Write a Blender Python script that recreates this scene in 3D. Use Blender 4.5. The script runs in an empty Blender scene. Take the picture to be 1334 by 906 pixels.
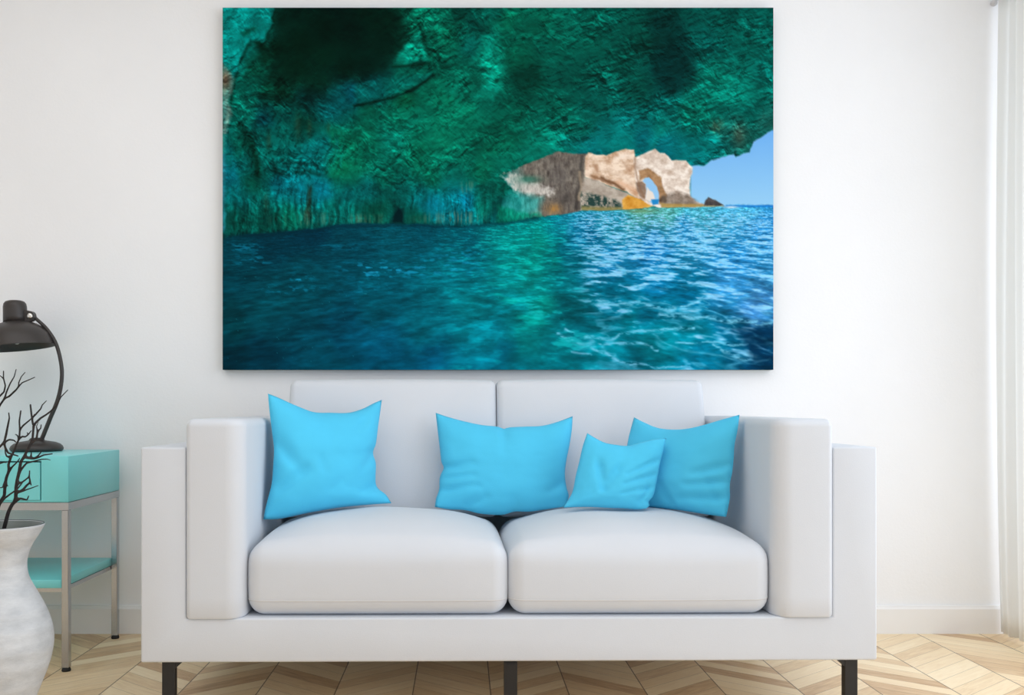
import bpy, bmesh, math, random
import numpy as np
from mathutils import Vector, Matrix

random.seed(7)
S = bpy.context.scene
COL = S.collection
# ------------------------------------------------------------------ camera numbers
F = 1225.0            # focal length in pixels of a 1334 x 906 frame
VX, VY = 602.0, 530.0 # vanishing point of the room's depth lines
H = 0.85              # eye height
WALL = 3.529          # distance of the back wall


def P(px, py, D):
    """world point seen at pixel (px, py) at distance D"""
    return Vector(((px - VX) * D / F, D, H - (py - VY) * D / F))


def srgb(r, g, b):
    def f(c):
        c = c / 255.0
        return c / 12.92 if c <= 0.04045 else ((c + 0.055) / 1.055) ** 2.4
    return (f(r), f(g), f(b), 1.0)


# ------------------------------------------------------------------ materials
def new_mat(name):
    m = bpy.data.materials.new(name)
    m.use_nodes = True
    nt = m.node_tree
    b = nt.nodes['Principled BSDF']
    return m, nt, b


def N(nt, kind, **kw):
    n = nt.nodes.new(kind)
    for k, v in kw.items():
        setattr(n, k, v)
    return n


def plain(name, rgb, rough=0.5, metal=0.0, noise=0.03, nscale=8.0, bump=0.0, bscale=200.0, spec=0.5, sheen=0.0, detail=4.0):
    """a colour with a slight procedural mottle and an optional fine bump"""
    m, nt, b = new_mat(name)
    c = srgb(*rgb)
    tc = N(nt, 'ShaderNodeTexCoord')
    nz = N(nt, 'ShaderNodeTexNoise')
    nz.inputs['Scale'].default_value = nscale
    nz.inputs['Detail'].default_value = detail
    nt.links.new(tc.outputs['Object'], nz.inputs['Vector'])
    rp = N(nt, 'ShaderNodeValToRGB')
    rp.color_ramp.elements[0].position = 0.3
    rp.color_ramp.elements[1].position = 0.7
    rp.color_ramp.elements[0].color = tuple(max(0, x * (1 - noise)) for x in c[:3]) + (1,)
    rp.color_ramp.elements[1].color = tuple(min(1, x * (1 + noise)) for x in c[:3]) + (1,)
    nt.links.new(nz.outputs['Fac'], rp.inputs['Fac'])
    nt.links.new(rp.outputs['Color'], b.inputs['Base Color'])
    b.inputs['Roughness'].default_value = rough
    b.inputs['Metallic'].default_value = metal
    b.inputs['Specular IOR Level'].default_value = spec
    if sheen:
        b.inputs['Sheen Weight'].default_value = sheen
    if bump:
        n2 = N(nt, 'ShaderNodeTexNoise')
        n2.inputs['Scale'].default_value = bscale
        n2.inputs['Detail'].default_value = 3
        nt.links.new(tc.outputs['Object'], n2.inputs['Vector'])
        bp = N(nt, 'ShaderNodeBump')
        bp.inputs['Strength'].default_value = bump
        bp.inputs['Distance'].default_value = 0.01
        nt.links.new(n2.outputs['Fac'], bp.inputs['Height'])
        nt.links.new(bp.outputs['Normal'], b.inputs['Normal'])
    return m


M_WALL = plain('white_plaster', (240, 241, 243), 0.9, noise=0.012, nscale=2.5, bump=0.05, bscale=120, spec=0.2)
M_CEIL = plain('ceiling_paint', (238, 238, 238), 0.9, noise=0.01, spec=0.2)
M_TRIM = plain('trim_paint', (236, 235, 234), 0.55, noise=0.01)
M_SOFA = plain('white_upholstery', (208, 212, 218), 0.62, noise=0.014, nscale=5, bump=0.05, bscale=350, spec=0.3, sheen=0.05)
M_PIPE = plain('upholstery_piping', (206, 205, 205), 0.65, noise=0.02, spec=0.3)
M_BLACK = plain('black_powder_coat', (22, 20, 19), 0.5, noise=0.08, nscale=30)
M_BLUE = plain('sky_blue_cotton', (80, 196, 234), 0.8, noise=0.025, nscale=9, bump=0.10, bscale=420, spec=0.15, sheen=0.05)
M_TEAL = plain('turquoise_lacquer', (126, 218, 220), 0.28, noise=0.02, nscale=3)
M_GAP = plain('dark_cavity', (20, 45, 48), 0.8)
M_CHROME = plain('brushed_chrome', (184, 188, 192), 0.26, metal=1.0, noise=0.04, nscale=6)
M_RUBBER = plain('black_rubber', (22, 22, 22), 0.7)
M_LAMP = plain('dark_brown_enamel', (52, 47, 45), 0.42, noise=0.06, nscale=10)
M_SCREW = plain('polished_steel', (225, 222, 218), 0.2, metal=1.0)
M_BULB = plain('frosted_bulb', (235, 232, 225), 0.4)
M_TWIG = plain('dry_black_bark', (38, 33, 33), 0.8, noise=0.35, nscale=60, bump=0.4, bscale=90)
M_LINING = plain('grey_green_glaze', (104, 112, 109), 0.35, noise=0.05)
M_RIMD = plain('dark_glazed_lip', (48, 50, 50), 0.4)
M_EDGE = plain('canvas_wrapped_edge', (14, 84, 84), 0.8, noise=0.25, nscale=14)


def mat_vase():
    m, nt, b = new_mat('rough_white_ceramic')
    tc = N(nt, 'ShaderNodeTexCoord')
    mp = N(nt, 'ShaderNodeMapping')
    mp.inputs['Scale'].default_value = (1.0, 1.0, 2.6)
    nt.links.new(tc.outputs['Object'], mp.inputs['Vector'])
    nz = N(nt, 'ShaderNodeTexNoise')
    nz.inputs['Scale'].default_value = 14
    nz.inputs['Detail'].default_value = 8
    nz.inputs['Roughness'].default_value = 0.65
    nt.links.new(mp.outputs['Vector'], nz.inputs['Vector'])
    rp = N(nt, 'ShaderNodeValToRGB')
    rp.color_ramp.elements[0].position = 0.30
    rp.color_ramp.elements[0].color = srgb(186, 190, 194)
    rp.color_ramp.elements[1].position = 0.72
    rp.color_ramp.elements[1].color = srgb(214, 217, 220)
    nt.links.new(nz.outputs['Fac'], rp.inputs['Fac'])
    nt.links.new(rp.outputs['Color'], b.inputs['Base Color'])
    b.inputs['Roughness'].default_value = 0.75
    wv = N(nt, 'ShaderNodeTexWave', wave_type='BANDS', bands_direction='Z')
    wv.inputs['Scale'].default_value = 6.5
    wv.inputs['Distortion'].default_value = 2.2
    wv.inputs['Detail'].default_value = 3
    nt.links.new(tc.outputs['Object'], wv.inputs['Vector'])
    mx = N(nt, 'ShaderNodeMath', operation='MULTIPLY_ADD')
    mx.inputs[1].default_value = 0.5
    nt.links.new(wv.outputs['Fac'], mx.inputs[0])
    nt.links.new(nz.outputs['Fac'], mx.inputs[2])
    bp = N(nt, 'ShaderNodeBump')
    bp.inputs['Strength'].default_value = 0.35
    bp.inputs['Distance'].default_value = 0.008
    nt.links.new(mx.outputs[0], bp.inputs['Height'])
    nt.links.new(bp.outputs['Normal'], b.inputs['Normal'])
    return m


M_VASE = mat_vase()


def mat_floor():
    """oak chevron parquet: strips along the depth axis, slanted planks mirrored in every other strip"""
    m, nt, b = new_mat('oak_chevron_parquet')
    L = nt.links
    tc = N(nt, 'ShaderNodeTexCoord')
    sx = N(nt, 'ShaderNodeSeparateXYZ')
    L.new(tc.outputs['Object'], sx.inputs[0])

    def math_(op, a, b_=None, c_=None):
        n = N(nt, 'ShaderNodeMath', operation=op)
        for i, v in enumerate((a, b_, c_)):
            if v is None:
                continue
            if isinstance(v, (int, float)):
                n.inputs[i].default_value = v
            else:
                L.new(v, n.inputs[i])
        return n.outputs[0]
    W, X0, T, PW = 0.2309, -0.839, 0.81, 0.078
    u = math_('DIVIDE', math_('SUBTRACT', sx.outputs['X'], X0), W)
    strip = math_('FLOOR', u)
    fr = math_('FRACT', u)
    pp = math_('PINGPONG', u, 1.0)
    dist = math_('MULTIPLY', math_('SUBTRACT', 1.0, pp), W)
    v = math_('DIVIDE', math_('ADD', math_('MULTIPLY_ADD', dist, T, sx.outputs['Y']), 0.03), PW)
    plank = math_('FLOOR', v)
    fv = math_('FRACT', v)
    cmb = N(nt, 'ShaderNodeCombineXYZ')
    L.new(strip, cmb.inputs[0])
    L.new(plank, cmb.inputs[1])
    wn = N(nt, 'ShaderNodeTexWhiteNoise', noise_dimensions='2D')
    L.new(cmb.outputs[0], wn.inputs['Vector'])
    # grain runs along the plank
    al = math_('MULTIPLY', pp, W * 1.29)
    g = N(nt, 'ShaderNodeCombineXYZ')
    L.new(math_('MULTIPLY_ADD', wn.outputs['Value'], 9.0, math_('MULTIPLY', al, 5.0)), g.inputs[0])
    L.new(math_('MULTIPLY', v, 2.4), g.inputs[1])
    L.new(math_('MULTIPLY', strip, 3.7), g.inputs[2])
    nz = N(nt, 'ShaderNodeTexNoise')
    nz.inputs['Scale'].default_value = 2.2
    nz.inputs['Detail'].default_value = 7
    nz.inputs['Roughness'].default_value = 0.6
    nz.inputs['Distortion'].default_value = 0.6
    L.new(g.outputs[0], nz.inputs['Vector'])
    tone = math_('ADD', math_('MULTIPLY', wn.outputs['Value'], 0.55), math_('MULTIPLY', nz.outputs['Fac'], 0.62))
    rp = N(nt, 'ShaderNodeValToRGB')
    e = rp.color_ramp.elements
    e[0].position, e[0].color = 0.18, srgb(180, 140, 100)
    e[1].position, e[1].color = 0.95, srgb(252, 233, 198)
    k = e.new(0.42); k.color = srgb(218, 186, 145)
    k = e.new(0.66); k.color = srgb(240, 215, 176)
    L.new(tone, rp.inputs['Fac'])
    # grooves between planks and along the strips
    gv = math_('MINIMUM', fv, math_('SUBTRACT', 1.0, fv))
    gu = math_('MINIMUM', fr, math_('SUBTRACT', 1.0, fr))
    lv = math_('LESS_THAN', gv, 0.013)
    lu = math_('LESS_THAN', gu, 0.0075)
    gr = math_('MAXIMUM', math_('MULTIPLY', lv, 0.55), math_('MULTIPLY', lu, 0.85))
    mx = N(nt, 'ShaderNodeMix', data_type='RGBA')
    L.new(gr, mx.inputs[0])
    L.new(rp.outputs['Color'], mx.inputs[6])
    mx.inputs[7].default_value = srgb(78, 54, 38)
    L.new(mx.outputs[2], b.inputs['Base Color'])
    b.inputs['Roughness'].default_value = 0.42
    b.inputs['Specular IOR Level'].default_value = 0.5
    bp = N(nt, 'ShaderNodeBump')
    bp.inputs['Strength'].default_value = 0.25
    bp.inputs['Distance'].default_value = 0.004
    L.new(math_('SUBTRACT', math_('MULTIPLY', nz.outputs['Fac'], 0.3), gr), bp.inputs['Height'])
    L.new(bp.outputs['Normal'], b.inputs['Normal'])
    return m


M_FLOOR = mat_floor()


def mat_curtain():
    m, nt, b = new_mat('sheer_white_voile')
    out = nt.nodes['Material Output']
    b.inputs['Base Color'].default_value = srgb(240, 240, 238)
    b.inputs['Roughness'].default_value = 0.9
    tc = N(nt, 'ShaderNodeTexCoord')
    nz = N(nt, 'ShaderNodeTexNoise')
    nz.inputs['Scale'].default_value = 300
    nt.links.new(tc.outputs['Object'], nz.inputs['Vector'])
    bp = N(nt, 'ShaderNodeBump')
    bp.inputs['Strength'].default_value = 0.05
    nt.links.new(nz.outputs['Fac'], bp.inputs['Height'])
    nt.links.new(bp.outputs['Normal'], b.inputs['Normal'])
    tr = N(nt, 'ShaderNodeBsdfTranslucent')
    tr.inputs['Color'].default_value = srgb(250, 250, 248)
    mx = N(nt, 'ShaderNodeMixShader')
    mx.inputs[0].default_value = 0.8
    nt.links.new(b.outputs[0], mx.inputs[1])
    nt.links.new(tr.outputs[0], mx.inputs[2])
    nt.links.new(mx.outputs[0], out.inputs['Surface'])
    return m


M_CURT = mat_curtain()


def mat_print():
    m, nt, b = new_mat('printed_canvas')
    at = N(nt, 'ShaderNodeAttribute', attribute_name='ink')
    nt.links.new(at.outputs['Color'], b.inputs['Base Color'])
    b.inputs['Roughness'].default_value = 0.95
    b.inputs['Specular IOR Level'].default_value = 0.03
    tc = N(nt, 'ShaderNodeTexCoord')
    nz = N(nt, 'ShaderNodeTexNoise')
    nz.inputs['Scale'].default_value = 600
    nt.links.new(tc.outputs['Object'], nz.inputs['Vector'])
    bp = N(nt, 'ShaderNodeBump')
    bp.inputs['Strength'].default_value = 0.04
    bp.inputs['Distance'].default_value = 0.001
    nt.links.new(nz.outputs['Fac'], bp.inputs['Height'])
    nt.links.new(bp.outputs['Normal'], b.inputs['Normal'])
    return m


M_PRINT = mat_print()


# ------------------------------------------------------------------ mesh helpers
def obj(name, bm, mat, parent=None, smooth=False):
    me = bpy.data.meshes.new(name)
    bmesh.ops.recalc_face_normals(bm, faces=bm.faces[:])
    bm.to_mesh(me)
    bm.free()
    if smooth:
        me.polygons.foreach_set('use_smooth', [True] * len(me.polygons))
    me.materials.append(mat)
    o = bpy.data.objects.new(name, me)
    COL.objects.link(o)
    if parent is not None:
        o.parent = parent
        o.matrix_parent_inverse = Matrix.Translation(-Vector(parent.location))
    return o


def empty(name, loc):
    o = bpy.data.objects.new(name, None)
    o.empty_display_size = 0.1
    o.location = loc
    COL.objects.link(o)
    return o


def tag(o, label, cat, group=None):
    o['label'] = label
    o['category'] = cat
    if group:
        o['group'] = group
    return o


def structure(o):
    o['kind'] = 'structure'
    return o


def box_bm(x0, x1, y0, y1, z0, z1, bevel=0.0, seg=2, bm=None):
    own = bm is None
    if own:
        bm = bmesh.new()
    v = [bm.verts.new((x, y, z)) for x in (x0, x1) for y in (y0, y1) for z in (z0, z1)]
    fs = [(0, 1, 3, 2), (4, 6, 7, 5), (0, 4, 5, 1), (2, 3, 7, 6), (0, 2, 6, 4), (1, 5, 7, 3)]
    ff = [bm.faces.new([v[i] for i in f]) for f in fs]
    if bevel:
        ed = list({e for f in ff for e in f.edges})
        bmesh.ops.bevel(bm, geom=ed, offset=bevel, segments=seg, profile=0.5, affect='EDGES')
    return bm


def prism_bm(pts, y0, y1, bevel=0.0, seg=2):
    """a polygon in the x-z plane pushed from y0 to y1"""
    bm = bmesh.new()
    a = [bm.verts.new((x, y0, z)) for x, z in pts]
    c = [bm.verts.new((x, y1, z)) for x, z in pts]
    n = len(pts)
    bm.faces.new(a)
    bm.faces.new(c[::-1])
    for i in range(n):
        bm.faces.new((a[i], a[(i + 1) % n], c[(i + 1) % n], c[i]))
    bmesh.ops.recalc_face_normals(bm, faces=bm.faces[:])
    if bevel:
        bmesh.ops.bevel(bm, geom=bm.edges[:], offset=bevel, segments=seg, profile=0.5, affect='EDGES')
    return bm


def soft_box(x0, x1, y0, y1, z0, z1, r, n=(24, 20, 12), warp=None):
    """a rounded cushion-like box; warp(x, y, z, u, v, w) may push each point"""
    bm = bmesh.new()
    vid = {}

    def spaced(i, k, half):
        # grid line positions, denser near the ends so that the rounding is smooth
        t = i / k
        m = max(2, k // 4)
        rr = min(r / half, 0.9) * 0.5
        if i <= m:
            return rr * (i / m)
        if i >= k - m:
            return 1 - rr * ((k - i) / m)
        return rr + (1 - 2 * rr) * (i - m) / (k - 2 * m)
    hx, hy, hz = (x1 - x0) / 2, (y1 - y0) / 2, (z1 - z0) / 2
    cx, cy, cz = (x0 + x1) / 2, (y0 + y1) / 2, (z0 + z1) / 2

    def vert(i, j, k):
        key = (i, j, k)
        if key in vid:
            return vid[key]
        x = x0 + (x1 - x0) * spaced(i, n[0], hx)
        y = y0 + (y1 - y0) * spaced(j, n[1], hy)
        z = z0 + (z1 - z0) * spaced(k, n[2], hz)
        c = Vector((min(max(x, x0 + r), x1 - r), min(max(y, y0 + r), y1 - r), min(max(z, z0 + r), z1 - r)))
        d = Vector((x, y, z)) - c
        if d.length > 1e-9:
            # cube corner -> sphere
            dn = d / r
            m = max(abs(dn.x), abs(dn.y), abs(dn.z))
            p = c + dn.normalized() * m * r
        else:
            p = Vector((x, y, z))
        if warp:
            p = warp(p, (p.x - cx) / hx, (p.y - cy) / hy, (p.z - cz) / hz)
        vid[key] = bm.verts.new(p)
        return vid[key]
    a, b, c = n
    for i in range(a):
        for j in range(b):
            for k in (0, c):
                bm.faces.new([vert(i, j, k), vert(i + 1, j, k), vert(i + 1, j + 1, k), vert(i, j + 1, k)])
    for i in range(a):
        for k in range(c):
            for j in (0, b):
                bm.faces.new([vert(i, j, k), vert(i + 1, j, k), vert(i + 1, j, k + 1), vert(i, j, k + 1)])
    for j in range(b):
        for k in range(c):
            for i in (0, a):
                bm.faces.new([vert(i, j, k), vert(i, j + 1, k), vert(i, j + 1, k + 1), vert(i, j, k + 1)])
    return bm


def tube_bm(pts, radii, seg=12, closed=False, bm=None):
    if bm is None:
        bm = bmesh.new()
    pts = [Vector(p) for p in pts]
    n = len(pts)
    if not hasattr(radii, '__len__'):
        radii = [radii] * n
    rings = []
    up = None
    for i in range(n):
        if closed:
            t = pts[(i + 1) % n] - pts[i - 1]
        else:
            t = pts[min(i + 1, n - 1)] - pts[max(i - 1, 0)]
        t.normalize()
        if up is None:
            up = Vector((0, 0, 1)) if abs(t.z) < 0.9 else Vector((0, 1, 0))
        a = (up - t * up.dot(t)).normalized()
        b = t.cross(a)
        up = a
        rings.append([bm.verts.new(pts[i] + (a * math.cos(q) + b * math.sin(q)) * radii[i])
                      for q in (2 * math.pi * s / seg for s in range(seg))])
    for i in range(n if closed else n - 1):
        r0, r1 = rings[i], rings[(i + 1) % n]
        for s in range(seg):
            bm.faces.new((r0[s], r0[(s + 1) % seg], r1[(s + 1) % seg], r1[s]))
    if not closed:
        bm.faces.new(rings[0][::-1])
        bm.faces.new(rings[-1])
    return bm


def lathe_bm(profile, cx, cy, seg=64, closed=False, bm=None, tilt=None):
    """profile: (radius, z) points; closed joins last to first"""
    if bm is None:
        bm = bmesh.new()
    rings = []
    for r, z in profile:
        if r < 1e-6:
            rings.append([bm.verts.new((cx, cy, z))])
        else:
            rings.append([bm.verts.new((cx + r * math.cos(2 * math.pi * s / seg), cy + r * math.sin(2 * math.pi * s / seg), z)) for s in range(seg)])
    n = len(rings)
    for i in range(n if closed else n - 1):
        a, b = rings[i], rings[(i + 1) % n]
        for s in range(seg):
            t = (s + 1) % seg
            if len(a) == 1 and len(b) == 1:
                continue
            if len(a) == 1:
                bm.faces.new((a[0], b[t], b[s]))
            elif len(b) == 1:
                bm.faces.new((a[s], a[t], b[0]))
            else:
                bm.faces.new((a[s], a[t], b[t], b[s]))
    if tilt is not None:
        piv, mat = tilt
        bmesh.ops.transform(bm, matrix=Matrix.Translation(piv) @ mat @ Matrix.Translation(-piv), verts=bm.verts[:])
    return bm


def catmull(pts, per=6):
    pts = [Vector(p) for p in pts]
    q = [pts[0] * 2 - pts[1]] + pts + [pts[-1] * 2 - pts[-2]]
    out = []
    for i in range(1, len(q) - 2):
        for k in range(per):
            t = k / per
            p0, p1, p2, p3 = q[i - 1], q[i], q[i + 1], q[i + 2]
            out.append(0.5 * ((2 * p1) + (p2 - p0) * t + (2 * p0 - 5 * p1 + 4 * p2 - p3) * t * t + (3 * p1 - p0 - 3 * p2 + p3) * t ** 3))
    out.append(pts[-1])
    return out


def smooth_by_angle(o, deg=35):
    me = o.data
    me.polygons.foreach_set('use_smooth', [True] * len(me.polygons))
    bm = bmesh.new()
    bm.from_mesh(me)
    for e in bm.edges:
        if len(e.link_faces) == 2:
            e.smooth = e.calc_face_angle(0) < math.radians(deg)
    bm.to_mesh(me)
    bm.free()
    return o


# ------------------------------------------------------------------ the room
XL, XR, YF, ZC = -3.3, 2.36, -3.6, 2.72
bm = box_bm(XL - 0.1, XR + 0.1, YF, WALL + 0.1, -0.1, 0.0)
structure(obj('floor', bm, M_FLOOR))
structure(obj('wall_back', box_bm(XL - 0.1, XR + 0.1, WALL, WALL + 0.1, 0.0, ZC), M_WALL))
structure(obj('wall_left', box_bm(XL - 0.1, XL, YF, WALL, 0.0, ZC), M_WALL))
structure(obj('ceiling', box_bm(XL - 0.1, XR + 0.1, YF, WALL + 0.1, ZC, ZC + 0.1), M_CEIL))
# right wall with a tall window opening behind the curtain
WY0, WY1, WZ0, WZ1 = -1.2, 3.20, 0.06, 2.40
bm = bmesh.new()
pts = [(YF, 0.0), (WALL, 0.0), (WALL, ZC), (YF, ZC)]
hole = [(WY0, WZ0), (WY1, WZ0), (WY1, WZ1), (WY0, WZ1)]
lay = {}
for xi, x in enumerate((XR, XR + 0.1)):
    lay[xi] = ([bm.verts.new((x, y, z)) for y, z in pts], [bm.verts.new((x, y, z)) for y, z in hole])
    o_, h_ = lay[xi]
    for i in range(4):
        bm.faces.new((o_[i], o_[(i + 1) % 4], h_[(i + 1) % 4], h_[i]))
for k in (0, 1):
    a, b = lay[0][k], lay[1][k]
    for i in range(4):
        bm.faces.new((a[i], a[(i + 1) % 4], b[(i + 1) % 4], b[i]))
structure(obj('wall_right', bm, M_WALL))
# window frame in the opening
wf = structure(empty('window_1', (XR + 0.05, (WY0 + WY1) / 2, WZ0)))
bm = bmesh.new()
fx0, fx1, ft = XR + 0.03, XR + 0.08, 0.05
for (y0, y1, z0, z1) in ((WY0, WY1, WZ0, WZ0 + ft), (WY0, WY1, WZ1 - ft, WZ1), (WY0, WY0 + ft, WZ0 + ft, WZ1 - ft), (WY1 - ft, WY1, WZ0 + ft, WZ1 - ft),
                         ((WY0 + WY1) / 2 - ft / 2, (WY0 + WY1) / 2 + ft / 2, WZ0 + ft, WZ1 - ft)):
    box_bm(fx0, fx1, y0, y1, z0, z1, bm=bm)
obj('window_frame', bm, M_TRIM, wf)
# baseboard: plain board with a small stepped top
bt = 0.104
prof = [(WALL, 0.0), (WALL - 0.016, 0.0), (WALL - 0.016, bt - 0.012), (WALL - 0.011, bt - 0.006), (WALL - 0.008, bt), (WALL, bt)]
bm = bmesh.new()
a = [bm.verts.new((XL, y, z)) for y, z in prof]
b = [bm.verts.new((XR, y, z)) for y, z in prof]
bm.faces.new(a); bm.faces.new(b[::-1])
for i in range(len(prof)):
    bm.faces.new((a[i], a[(i + 1) % len(prof)], b[(i + 1) % len(prof)], b[i]))
structure(obj('baseboard_back', bm, M_TRIM))


# ------------------------------------------------------------------ the printed canvas
class Noise:
    def __init__(self, seed):
        self.r = np.random.RandomState(seed)
        self.t = self.r.rand(256, 256).astype(np.float32)

    def at(self, x, y):
        xi, yi = np.floor(x).astype(np.int64), np.floor(y).astype(np.int64)
        fx, fy = x - xi, y - yi
        fx = fx * fx * fx * (fx * (fx * 6 - 15) + 10)
        fy = fy * fy * fy * (fy * (fy * 6 - 15) + 10)
        t = self.t
        a, b = t[yi % 256, xi % 256], t[yi % 256, (xi + 1) % 256]
        c, d = t[(yi + 1) % 256, xi % 256], t[(yi + 1) % 256, (xi + 1) % 256]
        return (a * (1 - fx) + b * fx) * (1 - fy) + (c * (1 - fx) + d * fx) * fy

    def fbm(self, x, y, octv=4, gain=0.5, ridged=False):
        s, amp, tot = 0.0, 1.0, 0.0
        for o in range(octv):
            n = self.at(x * 2 ** o + 17.3 * o, y * 2 ** o + 9.1 * o)
            if ridged:
                n = 1 - np.abs(2 * n - 1)
            s = s + n * amp
            tot += amp
            amp *= gain
        return s / tot


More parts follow.
